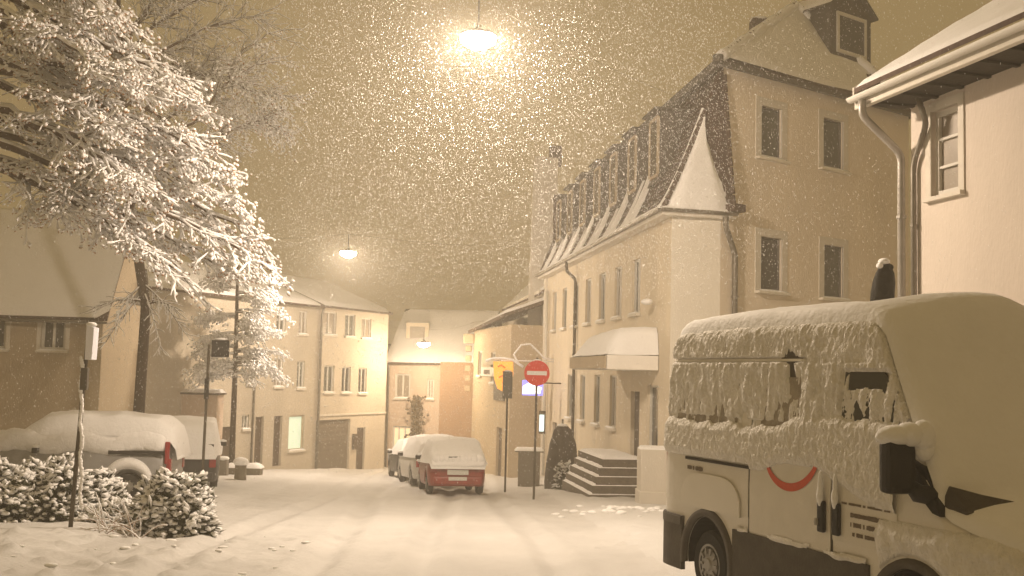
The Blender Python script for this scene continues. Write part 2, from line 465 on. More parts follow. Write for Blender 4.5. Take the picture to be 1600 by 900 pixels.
mb = MB(); Wc.mesh(mb); mb.build('corner_wall', 'chamfer', mh)['label'] = 'pale plaster panel across the blunt house corner'
# eaves cornice under the mansard
def offs(a, b, d):                               # line a-b moved outwards by d
    u = (b-a).normalized(); return V((u.y, -u.x, 0))*d
oF = V((-.991, -.134, 0)).normalized(); oC = Wc.n; oG = Wg.n
e0 = C1+oF*.35; e1 = C0+oF*.35+oC*.28; e2 = P0+oC*.30+GD*.32
mb = MB()
for (a, b, c, d) in ((C1, C0, e1, e0), (C0, P0, e2, e1)):
    q = [V((p.x, p.y, ZE-.14)) for p in (a, b, c, d)]
    mb.prism([q[0], q[1], q[2], q[3]], (0, 0, .16))
mb.build('cornice', 'trim', mh, bevel=.02)
# mansard slope, dark tiles laid in courses
PT = P0+V((0, 0, ZB)); PT1 = P1+V((0, 0, ZB))
E0 = e0+V((0, 0, ZE+.03)); E1 = e1+V((0, 0, ZE+.03)); E2 = e2+V((0, 0, ZE+.03))
def mansard_pt(u, v):                            # concave sprocketed slope
    lo = E1.lerp(E0, u); hi = PT.lerp(PT1, u); k = v**.75
    p = lo.lerp(hi, v); flat = lo.lerp(hi, k); return V((flat.x, flat.y, p.z))
mb = MB(); NV = 22; NU = 60
for j in range(NV):
    n0 = len(mb.v)
    for v, o in ((j/NV, .035), ((j+1)/NV, .0)):
        for i in range(NU+1):
            mb.v.append(mansard_pt(i/NU, v)+oF*(o+.012*random.random()))
    for i in range(NU): mb.f.append((n0+i, n0+i+1, n0+NU+2+i, n0+NU+1+i))
# turned corner slope
def corner_pt(u, v):
    lo = E1.lerp(E2, u); hi = PT+V((.02, .02, 0)); k = v**.92
    w = lo.lerp(hi, k); return V((w.x, w.y, lo.z+(hi.z-lo.z)*v))
for j in range(NV):
    n0 = len(mb.v)
    for v, o in ((j/NV, .03), ((j+1)/NV, 0)):
        for i in range(9): mb.v.append(corner_pt(i/8, v)+oC*o)
    for i in range(8): mb.f.append((n0+i, n0+i+1, n0+10+i, n0+9+i))
# hidden side of the turned corner
q = [corner_pt(1, j/NV) for j in range(NV+1)]
mb.poly(q+[V((P0.x+.01, P0.y+.02, ZE))])
mb.poly([C1+V((0, 0, ZE)), E0, PT1]); 
rf_ = mb.build('mansard_roof', 'tile', mh)
# hip tiles of the corner: a row of bumps on both edges
mb = MB()
for e in (0, 1):
    for k in range(15):
        a = corner_pt(e, k/16)+oC*.03; b = corner_pt(e, (k+.85)/16)+oC*.05; mb.tube([a, b], [.075, .055], 7)
mb.build('hip_tile', 'tile', rf_)
# snow on the turned corner, pointed at the top
mb = MB(); n0 = 0; A = 20; B = 12
for j in range(A+1):
    for i in range(B+1):
        v = j/A*.62; w = 1-.95*(j/A)**1.7; u = .03+(i/B)*w*.90
        u = min(1, max(0, u+.03*nz(v*20, i*.1)*(1 if 0 < i < B else 2.2)))
        p = corner_pt(u, v); e = min(i, B-i)/B; h = .11*min(1, e*6)+.02*nz(p.x*4, p.z*4)
        mb.v.append(p+oC*(h+.02)+V((0, 0, .02)))
for j in range(A):
    for i in range(B): q = j*(B+1)+i; mb.f.append((q, q+1, q+B+2, q+B+1))
mb.build('snow_cap', 'snow', rf_, smooth=True)
# snow slabs sliding off: wedges between the dormers, wide at the eaves
DY = [30.9+2.45*k for k in range(8)]
def mu(y): return (y-28.2)/19.4
mb = MB()
wed = [(mu(y+1.2+dy), w, h) for y in DY for dy, w, h in ((0, .42, .50), (.62, .16, .33), (-.55, .13, .26))]
wed += [(.012, .5, .5)]
for uc, w, h in wed:
    h = h*random.uniform(.85, 1.5)
    if uc > .985: continue
    n0 = len(mb.v); A = 12; B = 6
    for j in range(A+1):
        for i in range(B+1):
            v = h*j/A; ww = w*(1-j/A)**.9/19.4+.0004; u = max(0.0, min(1, uc+(i/B-.5)*2*ww+.002*nz(v*14, uc*30)))
            e = min(i, B-i)/B; mb.v.append(mansard_pt(u, v)+oF*(.05+.07*min(1, e*4)))
    for j in range(A):
        for i in range(B): q = n0+j*(B+1)+i; mb.f.append((q, q+1, q+B+2, q+B+1))
# ledge of snow along the eaves
snowpatch(mb, E0+V((0, 0, .06)), E1+V((0, 0, .06)), E1-oF*.30+V((0, 0, .22)), E0-oF*.30+V((0, 0, .22)), 120, 6, .07, .03, 2, edge=.1)
mb.build('snow_slab', 'snow', rf_, smooth=True)
gutter(mh, E0+oF*.06, E1+oF*.06+oC*.05, .085); gutter(mh, E1+oF*.06+oC*.08, E2+oC*.08+GD*.1, .085)
mb = MB(); snowpatch(mb, E1+oC*.14+oF*.1+V((0, 0, .0)), E2+oC*.14+V((0, 0, 0)), E2+oC*.0+V((0, 0, .02)), E1+oC*.0+V((0, 0, .02)), 16, 4, .05, .01, 3, edge=.05); mb.build('snow_line', 'snow', mh, smooth=True)
mb = MB(); q = E2; mb.obox(q+V((-.05, .0, .10)), GD, Wg.n, (0, 0, 1), .22, .30, .10); mb.build('corner_block', 'tile', mh, bevel=.03)
# dormers of the mansard
for k, y in enumerate(DY[:7]):
    u = mu(y); c = mansard_pt(u, .30); t = mansard_pt(u, .78)
    cx = V((c.x, c.y, 0))+oF*.10; d0 = -SD
    zt = ZE+(ZB-ZE)*.80; zb = ZE+(ZB-ZE)*.30
    mb = MB(); mb.obox(cx-oF*.55+V((0, 0, (zt+zb)/2)), SD, oF, (0, 0, 1), .58, .55, (zt-zb)/2)
    dm = mb.build('dormer', 'slate', mh)
    mb = MB(); mb.obox(cx+oF*.012+V((0, 0, (zt+zb)/2+.02)), SD, oF, (0, 0, 1), .40, .01, (zt-zb)/2-.22); mb.build('dormer_window', 'glass', dm)
    mb = MB()
    for s in (-1, 1): mb.obox(cx+SD*.44*s+oF*.03+V((0, 0, (zt+zb)/2+.02)), SD, oF, (0, 0, 1), .045, .03, (zt-zb)/2-.18)
    mb.obox(cx+oF*.03+V((0, 0, zt-.16)), SD, oF, (0, 0, 1), .395, .03, .04); mb.obox(cx+oF*.03+V((0, 0, zb+.18)), SD, oF, (0, 0, 1), .395, .03, .04)
    mb.build('frame', 'housewall', dm)
    mb = MB(); mb.obox(cx-oF*.45+V((0, 0, zt+.03)), SD, oF, (0, 0, 1), .70, .66, .03); mb.build('dormer_roof', 'slate', dm)
    mb = MB(); z = zt+.062
    a, b = cx+oF*.2+SD*.7, cx+oF*.2-SD*.7; snowpatch(mb, a+V((0, 0, z)), b+V((0, 0, z)), b-oF*1.2+V((0, 0, z)), a-oF*1.2+V((0, 0, z)), 8, 8, .035, .01, 3, edge=.05); mb.build('snow_cap', 'snow', dm, smooth=True)
# upper hip roof with its snow
t1, t2 = .84, 1.73
def inter(a, b, c, d):                           # line a-b with line c-d in plan
    r, s_ = b-a, d-c; k = ((c-a).x*s_.y-(c-a).y*s_.x)/(r.x*s_.y-r.y*s_.x); return a+r*k
nF = V((.991, .134, 0)).normalized(); nG = V((-GD.y, GD.x, 0))
def corner(l0, d0, l1, d1): return inter(l0, l0+d0, l1, l1+d1)
def ring(h, n1=t1, n2=t2):
    a = corner(P0+nF*(h/n1), SD, P0+nG*(h/n2), GD); b = corner(G1-nF*(h/n1), SD, P0+nG*(h/n2), GD); return a, b
hm = 0
while True:
    a, b = ring(hm)
    if (b-a).dot(GD) < .05 or hm > 8: break
    hm += .02
over = .22
a0, b0 = ring(-over*1.0)
a0 = corner(P0-nF*.22, SD, P0-nG*.25, GD); b0 = corner(G1+nF*.22, SD, P0-nG*.25, GD)
zc = ZB+.05
apex, _ = ring(hm); apex = V((apex.x, apex.y, zc+hm)); rend = V((apex.x, apex.y, 0))+SD*14; rend.z = zc+hm
A0 = V((a0.x, a0.y, zc-.1)); B0 = V((b0.x, b0.y, zc-.1)); A1 = A0+SD*20.8; B1 = B0+SD*18
mb = MB(); mb.prism([A0, B0, apex], (0, 0, .08)); mb.prism([A0, apex, rend, A1], (0, 0, .08)); mb.prism([B0, B1, rend, apex], (0, 0, .08)); mb.poly([A1, rend, B1])
ur = mb.build('upper_roof', 'tile', mh)
mb = MB(); up = V((0, 0, .085))
snowpatch(mb, A0+up+V((.15, .1, .1)), B0+up+V((-.1, .1, .1)), apex+up, apex+up-V((.02, 0, 0)), 50, 40, .07, .035, .9, up=V((0, 0, 1)), edge=.2)
snowpatch(mb, A1+up, A0+up+V((0, .2, 0)), apex+up, rend+up, 60, 20, .07, .03, .9, up=V((0, 0, 1)))
snowpatch(mb, B0+up, B1+up, rend+up, apex+up, 30, 16, .07, .03, .9, up=V((0, 0, 1)))
mb.build('snow_layer', 'snow', ur, smooth=True)
mb = MB()
for (s, e) in ((A0, apex), (B0, apex)): mb.tube([s.lerp(e, k/24)+V((0, -.03, .10+.012*math.sin(k*2.1))) for k in range(25)], [.15+.012*math.sin(k*1.3) for k in range(25)], 10)
mb.build('snow_ridge', 'snow', ur, smooth=True)
mb = MB()
for (s, e) in ((A0, apex), (B0, apex)):
    for k in range(30):
        p = s.lerp(e, (k+.5)/30)+V((.02, -.10, .19)); q = .6+.5*random.random(); mb.blobs([tuple(p)], [(.05*q, .06*q, .035*q)], sub=1)
mb.build('hip_tile', 'tile', ur)
mb = MB(); mb.obox(A0.lerp(B0, .5)+V((0, 0, -.04))-nG*.02, GD, nG, (0, 0, 1), (B0-A0).length/2+.02, .05, .065); mb.build('fascia', 'slate', mh)
mb = MB(); mb.obox((A0+A1)/2+V((0, 0, -.02)), SD, nF, (0, 0, 1), (A1-A0).length/2, .07, .12)
mb.tube([A0+V((-.05, -.1, -.05)), A0+V((-.05, -.1, .14))], .14, 10)
mb.build('roof_edge_board', 'slate', mh)
# slate dormer over the gable
def onroof(px, py):                              # point of the snow covered gable plane
    d = ray(px, py); n = (B0-A0).cross(apex-A0).normalized(); o = V((0, 0, EYE)); return o+d*((A0-o).dot(n)/d.dot(n))
f0, f1 = onroof(1298, 91), onroof(1360, 108)
c = (f0+f1)/2; hw = (f1-f0).dot(GD)/2; zt = at(1340, 12, c.y).z; zb = f0.z-.12
cc = V((c.x, c.y, 0))
mb = MB()
fr = [cc-GD*hw+V((0, 0, zb)), cc+GD*hw+V((0, 0, zb-.05)), cc+GD*hw+V((0, 0, zt-.15)), cc+GD*hw*.45+V((0, 0, zt+.35)), cc-GD*hw*.45+V((0, 0, zt+.35)), cc-GD*hw+V((0, 0, zt-.15))]
mb.prism(fr, nG*1.9); gd = mb.build('gable_dormer', 'slate', mh)
wc = [at(px, py, c.y-.1) for px, py in ((1306, 25), (1342, 25), (1342, 90), (1306, 83))]
uu0 = (wc[0]-cc).dot(GD); uu1 = (wc[1]-cc).dot(GD); z1_, z0_ = wc[0].z, wc[3].z
def db(mb, u0, u1, a, b, o0, o1): mb.obox(cc+GD*((u0+u1)/2)-nG*((o0+o1)/2)+V((0, 0, (a+b)/2)), GD, nG, (0, 0, 1), abs(u1-u0)/2, abs(o1-o0)/2, abs(b-a)/2)
hwid = hw*.62; mb = MB(); db(mb, -hwid, hwid, z0_+.05, z1_-.05, .0, .03); dw = mb.build('dormer_window', 'glass', gd)
mb = MB()
for q in ((-hwid-.10, -hwid, z0_-.05, z1_+.05), (hwid, hwid+.10, z0_-.05, z1_+.05), (-hwid, hwid, z1_-.06, z1_+.05), (-hwid, hwid, z0_-.05, z0_+.05)): db(mb, *q, .0, .06)
mb.build('frame', 'frame', dw)
mb = MB(); q = [p-nG*.15+V((0, 0, .03)) for p in (fr[5]-GD*.18-V((0, 0, .08)), fr[4], fr[3], fr[2]+GD*.18-V((0, 0, .08)))]
mb.prism([q[0], q[1], q[2], q[3], q[3]+V((0, 0, .07)), q[2]+V((0, 0, .08)), q[1]+V((0, 0, .08)), q[0]+V((0, 0, .07))], nG*2.3); mb.build('dormer_roof', 'slate', gd)
mb = MB()
for i in range(3): snowpatch(mb, q[i]+V((0, 0, .085)), q[i+1]+V((0, 0, .085)), q[i+1]+V((0, 0, .085))+nG*2.3, q[i]+V((0, 0, .085))+nG*2.3, 6, 12, .06, .02, 3, edge=.05)
mb.build('snow_cap', 'snow', gd, smooth=True)
# gable chimney seen past the hip
ch = at(1186, 52, 36.0); mb = MB(); mb.box(ch.x-.28, ch.x+.28, ch.y-.3, ch.y+.3, ch.z-2.2, ch.z+.45); chm = mb.build('chimney', 'tile', mh, bevel=.03)
mb = MB(); mb.blobs([(ch.x, ch.y, ch.z+.46)], [(.33, .35, .10)], sub=2); mb.build('snow_cap', 'snow', chm, smooth=True)
# end chimney stack on the street side
c = at(876, 318, 46.5); mb = MB(); mb.box(c.x-.3, c.x+.3, c.y-.3, c.y+.3, c.z-1.6, c.z+.35); mb.build('chimney', 'tile', mh, bevel=.03)
# roof aerial
p = at(975, 225, 40); mb = MB(); mb.tube([p-V((0, 0, 2)), p+V((0, 0, .5))], .022, 6)
for k in range(4): mb.tube([p+V((-.35, 0, .35-.22*k)), p+V((.35, .1, .4-.22*k))], .014, 5)
mb.build('aerial', 'post', mh)
# downpipes
pg = gz(0, 38)
pa = Wf.P(ffu(40.6), ZE-.05, .38); pb = Wf.P(ffu(40.2), ZE-.75, .10)
pipe(mh, [pa, pa-V((0, 0, .35)), pb, V((pb.x, pb.y, pg))], .06, 'post')
q0 = P0+oC*.30+V((.02, 0, ZE-.06)); q1 = P0+GD*.45+Wg.n*.10
pipe(mh, [q0, q0-V((0, 0, .3)), V((q1.x, q1.y, ZE-1.05)), V((q1.x, q1.y, -1.0))], .075, 'gutter')
pa = Wf.P(ffu(46.3), 5.9, .12); pipe(mh, [pa, V((pa.x, pa.y, -1.9))], .06, 'frame', rings=False)
mb = MB(); Wf.box(mb, 0.05, 0.5, -2.6, ZE-.15, .0, .10); mb.build('pilaster', 'chamfer', mh)
mb = MB(); p = Wf.P(ffu(29.4), 4.35, .25); mb.blobs([tuple(p)], [(.17, .25, .09)], sub=2); mb.build('snow_lump', 'snow', mh, smooth=True)
# plinth pier at the corner
mb = MB(); pz = gz(0, 28)-.3
a, b = xat(1000, 27.6, 740), xat(1046, 27.6, 740); mb.box(a, b, 27.5, 28.3, pz, at(1000, 702, 27.5).z); pr = mb.build('corner_plinth', 'cream2', mh, bevel=.03)
mb = MB(); mb.box(a-.03, b+.03, 27.44, 28.36, pz, at(1000, 768, 27.5).z); mb.build('footing', 'cream2', pr, bevel=.02)
mb = MB(); z = at(1000, 702, 27.5).z; snowpatch(mb, (a, 27.5, z), (b, 27.5, z), (b, 28.3, z), (a, 28.3, z), 10, 10, .06, .01, 3, edge=.1); mb.build('snow_cap', 'snow', pr, smooth=True)
# canopy over the entrance
ca = at(948, 577, 29.0); cz0 = ca.z; cz1 = at(948, 554, 29.0).z
cn = thing('entrance_canopy', (ca.x, ca.y, cz0), 'snow laden shop canopy over the entrance of the mansard house', 'canopy')
A = V((ca.x, 29.0, 0)); Bw = V((C0.x-.134*1.0-.02, 29.0, 0)); Lc = 5.0
pts = [A, Bw, Bw+SD*Lc, A+SD*Lc]
mb = MB(); mb.prism([p+V((0, 0, cz0)) for p in pts], (0, 0, cz1-cz0)); mb.build('canopy_box', 'canvas', cn, bevel=.02)
mb = MB(); mb.prism([A+oF*.02+V((0, 0, cz0+.03)), A+oF*.02+SD*Lc+V((0, 0, cz0+.03)), A+oF*.02+SD*Lc+V((0, 0, cz1-.03)), A+oF*.02+V((0, 0, cz1-.03))], oF*.03); mb.build('front_board', 'housewall', cn)
mb = MB(); n0 = 0; A_, B_ = 40, 24
for j in range(A_+1):
    for i in range(B_+1):
        u, v = i/B_, j/A_
        p = (A-oF*0).lerp(Bw, u)+SD*Lc*v
        eu = min(u/.35, 1); ev = min(v/.06, 1, (1-v)/.25)
        h = .78*math.sin(eu*math.pi/2)*math.sin(max(0, min(1, ev+.0))*math.pi/2)**.7*(1-.25*v)+.03*fbm(p.x*1.5, p.y*1.5, 1)
        mb.v.append(V((p.x, p.y, cz1+max(0, h)+.002))+oF*(.05*(1-eu)))
for j in range(A_):
    for i in range(B_): q = j*(B_+1)+i; mb.f.append((q, q+1, q+B_+2, q+B_+1))
mb.build('snow_load', 'snow', cn, smooth=True)
# recessed porch wall under the canopy (darker door leaf and display)
# ---- steps and things in front of the facade
sx0 = at(885, 770, 32.5); st = thing('entrance_steps', (2.6, 31.0, gz(0, 31)), 'stone entrance steps with snow on every tread below the canopy', 'steps')
for k in range(5):
    y0, y1 = 30.0+.04*k, 34.0-.10*k; zt = gz(0, 31)+.02+.235*(k+1); o0 = 1.62-.10*k
    def fp(y, o): return V((C0.x, C0.y, 0))+SD*((y-28)/SD.y)+oF*o
    q = [fp(y0, .06), fp(y0, o0), fp(y1, o0), fp(y1, .06)]
    mb = MB(); mb.prism([p+V((0, 0, zt-.235 if k else zt-.6)) for p in q], (0, 0, .233 if k else .6)); o = mb.build('step', 'steps', st, bevel=.02)
    mb = MB(); snowpatch(mb, q[1]+V((0, 0, zt)), q[2]+V((0, 0, zt)), q[3]+V((0, 0, zt)), q[0]+V((0, 0, zt)), 30, 12, .06, .02, 3, edge=.08); mb.build('snow_cap', 'snow', o, smooth=True)
# wrapped parasol
c = at(877, 762, 35.4); gzc = gz(0, 35.4)
pp = thing('wrapped_parasol', (c.x, c.y, gzc), 'tall dark brown wrapped parasol standing left of the snowy steps', 'parasol')
mb = MB(); n = 28; prof = [(.48, 0), (.50, .3), (.47, .9), (.40, 1.5), (.27, 1.95), (.16, 2.08)]
for r, z in prof:
    for k in range(n):
        t = 2*math.pi*k/n; rr = r*(1+.13*math.sin(7*t+z)+.05*math.sin(13*t)); mb.v.append(V((c.x+rr*math.cos(t), c.y+rr*math.sin(t), gzc+z)))
for i in range(len(prof)-1):
    for k in range(n): mb.f.append((i*n+k, i*n+(k+1) % n, (i+1)*n+(k+1) % n, (i+1)*n+k))
mb.f.append(tuple(range((len(prof)-1)*n, len(prof)*n)))
mb.build('cover', 'tarp', pp, smooth=True)
MB().tube([(c.x, c.y, gzc+2.05), (c.x, c.y, gzc+2.3)], .03, 8).build('pole', 'post', pp)
MB().blobs([(c.x, c.y, gzc+2.1)], [(.17, .17, .07)], sub=2).build('snow_cap', 'snow', pp, smooth=True)

def leafy(root, c, rad, n, lsz, snown, ssz, m='evergreen', flat=.0, snowm='snow', upbias=.3, lname='leaves', sname='snow_on_leaves'):
    c = np.array(c); rad = np.array(rad)
    d = RNG.normal(size=(n, 3)); d /= np.linalg.norm(d, axis=1, keepdims=True); d[:, 2] = np.abs(d[:, 2])
    lump = np.array([1+.30*noise.noise(V(tuple(x*2.3+c))) for x in d])
    r = (RNG.random(n)**.45)*lump
    p = c+d*rad*r[:, None]
    dr = d+RNG.normal(size=(n, 3))*.6; Rm = rots(dr)
    S = np.stack([RNG.uniform(.7, 1.3, n)*lsz, RNG.uniform(.3, .5, n)*lsz, np.full(n, lsz*.08)], 1)
    MB().blobs(p, S, Rm, sub=0).build(lname, m, root)
    k = min(snown, n); idx = np.argsort(-(r/lump+.5*d[:, 2]*upbias+.25*RNG.random(n)))[:k]
    q = p[idx]+np.array([0, 0, lsz*.25]); dr = dr[idx]; dr[:, 2] *= .4
    S = np.stack([RNG.uniform(.6, 1.5, k)*ssz, RNG.uniform(.35, .7, k)*ssz, RNG.uniform(.25, .5, k)*ssz], 1)
    MB().blobs(q, S, rots(dr), sub=1).build(sname, snowm, root, smooth=True)
sb = thing('small_shrub', (c.x+.15, c.y-.65, gzc), 'small snow dusted shrub at the foot of the wrapped parasol', 'shrub')
leafy(sb, (c.x+.1, c.y-.7, gz(0, 33.9)), (.42, .35, .85), 700, .09, 170, .07)

# ============================================================ HOUSES FARTHER DOWN ON THE RIGHT
def simple_roof(root, a, b, depthv, ze, zr, over=.3, sn=.12, th=.1, side=.25, m='tile', nm='roof'):
    """saddle roof: eaves line a-b (front), depth vector to the back"""
    a = V((a[0], a[1], 0)); b = V((b[0], b[1], 0)); D = V((depthv[0], depthv[1], 0)); u = (b-a).normalized(); dn = D.normalized()
    sl = (zr-ze)/(D.length/2)
    A = a-u*side-dn*over+V((0, 0, ze-over*sl)); B = b+u*side-dn*over+V((0, 0, ze-over*sl))
    Rr0 = a-u*side+D/2+V((0, 0, zr)); Rr1 = b+u*side+D/2+V((0, 0, zr))
    C = a-u*side+D+dn*over+V((0, 0, ze-over*sl)); Dd = b+u*side+D+dn*over+V((0, 0, ze-over*sl))
    mb = MB(); mb.prism([A, B, Rr1, Rr0], (0, 0, th)); mb.prism([Rr0, Rr1, Dd, C], (0, 0, th)); r = mb.build(nm, m, root)
    t = V((0, 0, th+.003)); mb = MB()
    nu = int(min(60, max(8, (B-A).length*3)))
    snowpatch(mb, A+t, B+t, Rr1+t, Rr0+t, nu, 16, sn, .04, 1.2, up=V((0, 0, 1))); snowpatch(mb, C+t, Dd+t, Rr1+t, Rr0+t, nu, 8, sn, .04, 1.2, up=V((0, 0, 1)))
    mb.build('snow_layer', 'snow', r, smooth=True)
    return A, B, Rr0, Rr1, r
# house C, right behind the mansard house
X0 = C1+oF*.0; hc = thing('narrow_house', (C1.x, C1.y, gz(0, 48)), 'narrow pale house with steep dark roof beyond the mansard house', 'house')
Cc = C0+SD*32.0
Wn = Wall((Cc.x, Cc.y), (C1.x+oF.x*.02, C1.y+oF.y*.02), gz(0, 60)-1.5, 6.0)
for k in range(4):
    u = Wn.len-1.6-2.6*k; window(Wn, hc, (u-.5, u+.5, 3.6, 5.1), 'curtain'); window(Wn, hc, (u-.5, u+.5, -.3, 1.3), 'curtain')
mb = MB(); Wn.mesh(mb); bk = nF*7.5
closed_rest(mb, [(C1.x, C1.y), (C1.x+bk.x, C1.y+bk.y), (Cc.x+bk.x, Cc.y+bk.y), (Cc.x, Cc.y)], gz(0, 60)-1.5, 6.0)
mid = bk/2
for e in (C1, Cc): mb.poly([e+V((0, 0, 6)), e+mid+V((0, 0, 9.6)), e+bk+V((0, 0, 6))])
mb.build('wall', 'cream2', hc)
simple_roof(hc, Cc, C1, bk, 6.05, 9.7, sn=.05)
mb = MB(); Wn.box(mb, 0, Wn.len, 5.75, 6.0, .0, .28); mb.build('cornice', 'trim', hc)
# pale firewall stack between the two houses
fw0 = at(842, 400, 49.0); ftop = at(850, 246, 49.0).z
mb = MB(); w = .62
mb.add([(fw0.x-w*.9, 48.6, -2), (fw0.x+w, 48.6, -2), (fw0.x+w, 50.2, -2), (fw0.x-w*.9, 50.2, -2), (fw0.x-w*.5, 48.6, ftop), (fw0.x+w*1.25, 48.6, ftop-.1), (fw0.x+w*1.25, 50.2, ftop), (fw0.x-w*.5, 50.2, ftop)],
       [(0, 1, 5, 4), (1, 2, 6, 5), (2, 3, 7, 6), (3, 0, 4, 7), (4, 5, 6, 7)]); fwp = mb.build('firewall', 'cream2', hc, bevel=.02)
mb = MB(); c = at(868, 232, 49.0); mb.box(c.x-.28, c.x+.28, 48.7, 49.3, c.z-.8, c.z+.08); mb.build('chimney_cap', 'tile', fwp, bevel=.02)
# house D standing forward
Dr = V((xat(797, 47.0), 47.0, 0)); Dl = V((xat(739, 55.0), 55.0, 0))
hd = thing('shop_house', (Dr.x, Dr.y, gz(0, 47)), 'pale shop house with notices on its wall at the bend of the street', 'house')
Wd = Wall((Dl.x, Dl.y), (Dr.x, Dr.y), gz(0, 56)-1.5, 4.45)
window(Wd, hd, (1.2, 2.1, 2.2, 3.4), 'curtain'); door(Wd, hd, (Wd.len-2.4, Wd.len-1.3, gz(0, 49)-.1, gz(0, 49)+2.15), 'darkwood')
window(Wd, hd, (4.2, 5.2, 1.9, 3.3), 'curtain')
mb = MB(); Wd.mesh(mb); Dk = Dr+V((1.6, .3, 0)); closed_rest(mb, [(Dr.x, Dr.y), (Dk.x, Dk.y+.0), (Dl.x+4.5, Dl.y+2), (Dl.x, Dl.y)], gz(0, 56)-1.5, 4.45); mb.build('wall', 'housewall', hd)
mb = MB(); q = [Dl+V((-.3, -.1, 4.3)), Dr+V((-.35, -.2, 4.75)), Dr+V((1.9, .4, 5.6)), Dl+V((3.5, 1.5, 5.6))]; mb.prism(q, (0, 0, .15)); rr = mb.build('roof', 'tile', hd)
mb = MB(); snowpatch(mb, *[p+V((0, 0, .153)) for p in q], 30, 10, .14, .04, 2, up=V((0, 0, 1))); mb.build('snow_layer', 'snow', rr, smooth=True)
for px0, px1, py0, py1, m_, nm in ((754, 774, 574, 588, 'frame', 'notice_board'), (774, 790, 580, 626, 'signgrey', 'notice_panel'), (756, 779, 560, 570, 'grey', 'shop_fascia')):
    h = Wd.hpx(px0, px1, py0, py1); mb = MB(); Wd.box(mb, *h, .0, .08); o = mb.build(nm, m_, hd, bevel=.01)
    if nm == 'notice_board': mb = MB(); Wd.box(mb, h[0]+.25*(h[1]-h[0]), h[1]-.3*(h[1]-h[0]), h[2]+.1, h[3]-.12, .081, .10); mb.build('notice', 'darkwood', o)
mb = MB(); q = Wd.P(-.05, 0, .15)
for k in range(6):
    z = 4.05-.50*k; r = .30 if k == 0 else .17
    mb = MB(); mb.obox((q.x-.10, q.y, z), (1, 0, 0), (0, 1, 0), (0, 0, 1), r*.9, .2, .15 if k else .24); mb.build('stone_block', 'housewall', hd, bevel=.05)


# hanging orange sign, lit sign, display case, cabinet
c = at(786, 586, 44.5)
og = thing('orange_shop_sign', (c.x, c.y, c.z-.8), 'glowing orange shop sign hanging from a curled snowy bracket', 'shop sign')
mb = MB(); pr = [(-.42, .55), (.40, .55), (.42, .0), (.30, -.30), (.02, -.68), (-.22, -.55), (-.36, -.15)]
mb.prism([V((c.x+a, c.y, c.z+b)) for a, b in pr], (0, .14, 0)); mb.build('panel', 'orange_lit', og, bevel=.03)
mb = MB()
for a, b in ((-.08, .33), (.12, .12), (-.02, -.1), (.12, -.32)): mb.tube([(c.x+a-.14, c.y-.02, c.z+b), (c.x+a, c.y-.03, c.z+b+.08), (c.x+a+.16, c.y-.02, c.z+b-.04)], .035, 6)
mb.build('emblem', 'orange_dark', og)
mb = MB(); mb.tube([(c.x+a, c.y+.07, c.z+b) for a, b in ((-.72, .56), (-.45, .66), (0, .68), (.4, .62), (.70, .42), (.82, .35))], .055, 8); mb.build('snow_cap', 'snow', og, smooth=True)
mb = MB(); arm = [(.8, .42), (.55, .85), (.85, 1.25), (1.25, 1.3), (1.6, 1.0), (1.85, .75), (2.3, .68)]
mb.tube([(c.x+a*.95-.1, c.y+.15+a*.15, c.z+b) for a, b in arm], .04, 8); mb.tube([(c.x-.1, c.y+.07, c.z+.6), (c.x+2.1, c.y+.5, c.z+.6)], .03, 6); mb.build('bracket', 'snow', og, smooth=True)
c = at(832, 606, 43.0)
bs = thing('blue_shop_sign', (c.x, c.y, c.z-.35), 'glowing blue and white shop sign partly behind the no entry disc', 'shop sign')
mb = MB(); mb.box(c.x-.40, c.x+.42, c.y, c.y+.16, c.z-.30, c.z+.30); mb.build('panel', 'blue_lit', bs, bevel=.03)
mb = MB(); mb.prism([(c.x-.38, c.y-.012, c.z-.24), (c.x+.3, c.y-.012, c.z-.22), (c.x+.36, c.y-.012, c.z+.02), (c.x+.05, c.y-.012, c.z+.1), (c.x-.15, c.y-.012, c.z+.2), (c.x-.38, c.y-.012, c.z+.05)], (0, .01, 0)); mb.build('lettering', 'white_lit', bs)
mb = MB(); mb.tube([(c.x+.4, c.y+.1, c.z+.2), (C0.x-.134*15+.1, c.y+.3, c.z+.2)], .03, 6); mb.build('bracket', 'post', bs)
c = at(846, 660, 43.2); dc = thing('display_case', (c.x, c.y, c.z-.5), 'small lit white display case hanging on the shop front', 'display case')
mb = MB(); mb.box(c.x-.10, c.x+.16, c.y, c.y+.15, c.z-.45, c.z+.45); mb.build('case', 'post', dc, bevel=.02)
mb = MB(); mb.box(c.x-.08, c.x+.10, c.y-.02, c.y-.002, c.z-.35, c.z+.3); mb.build('lit_panel', 'cyan_lit', dc)
c = at(826, 750, 38.5); zb = gz(0, 38.5)-.05; zt = at(826, 706, 38.5).z
cb = thing('utility_cabinet', (c.x, c.y, zb), 'grey box on the pavement under a flat lid of snow', 'cabinet')
MB().box(c.x-.38, c.x+.38, c.y-.25, c.y+.25, zb, zt).build('body', 'cabinet', cb, bevel=.02)
mb = MB(); mb.box(c.x-.50, c.x+.50, c.y-.33, c.y+.33, zt+.002, zt+.05); mb.build('lid', 'cabinet', cb)
mb = MB(); z = zt+.052; snowpatch(mb, (c.x-.52, c.y-.35, z), (c.x+.52, c.y-.35, z), (c.x+.52, c.y+.35, z), (c.x-.52, c.y+.35, z), 12, 8, .1, .01, 3, edge=.1); mb.build('snow_cap', 'snow', cb, smooth=True)

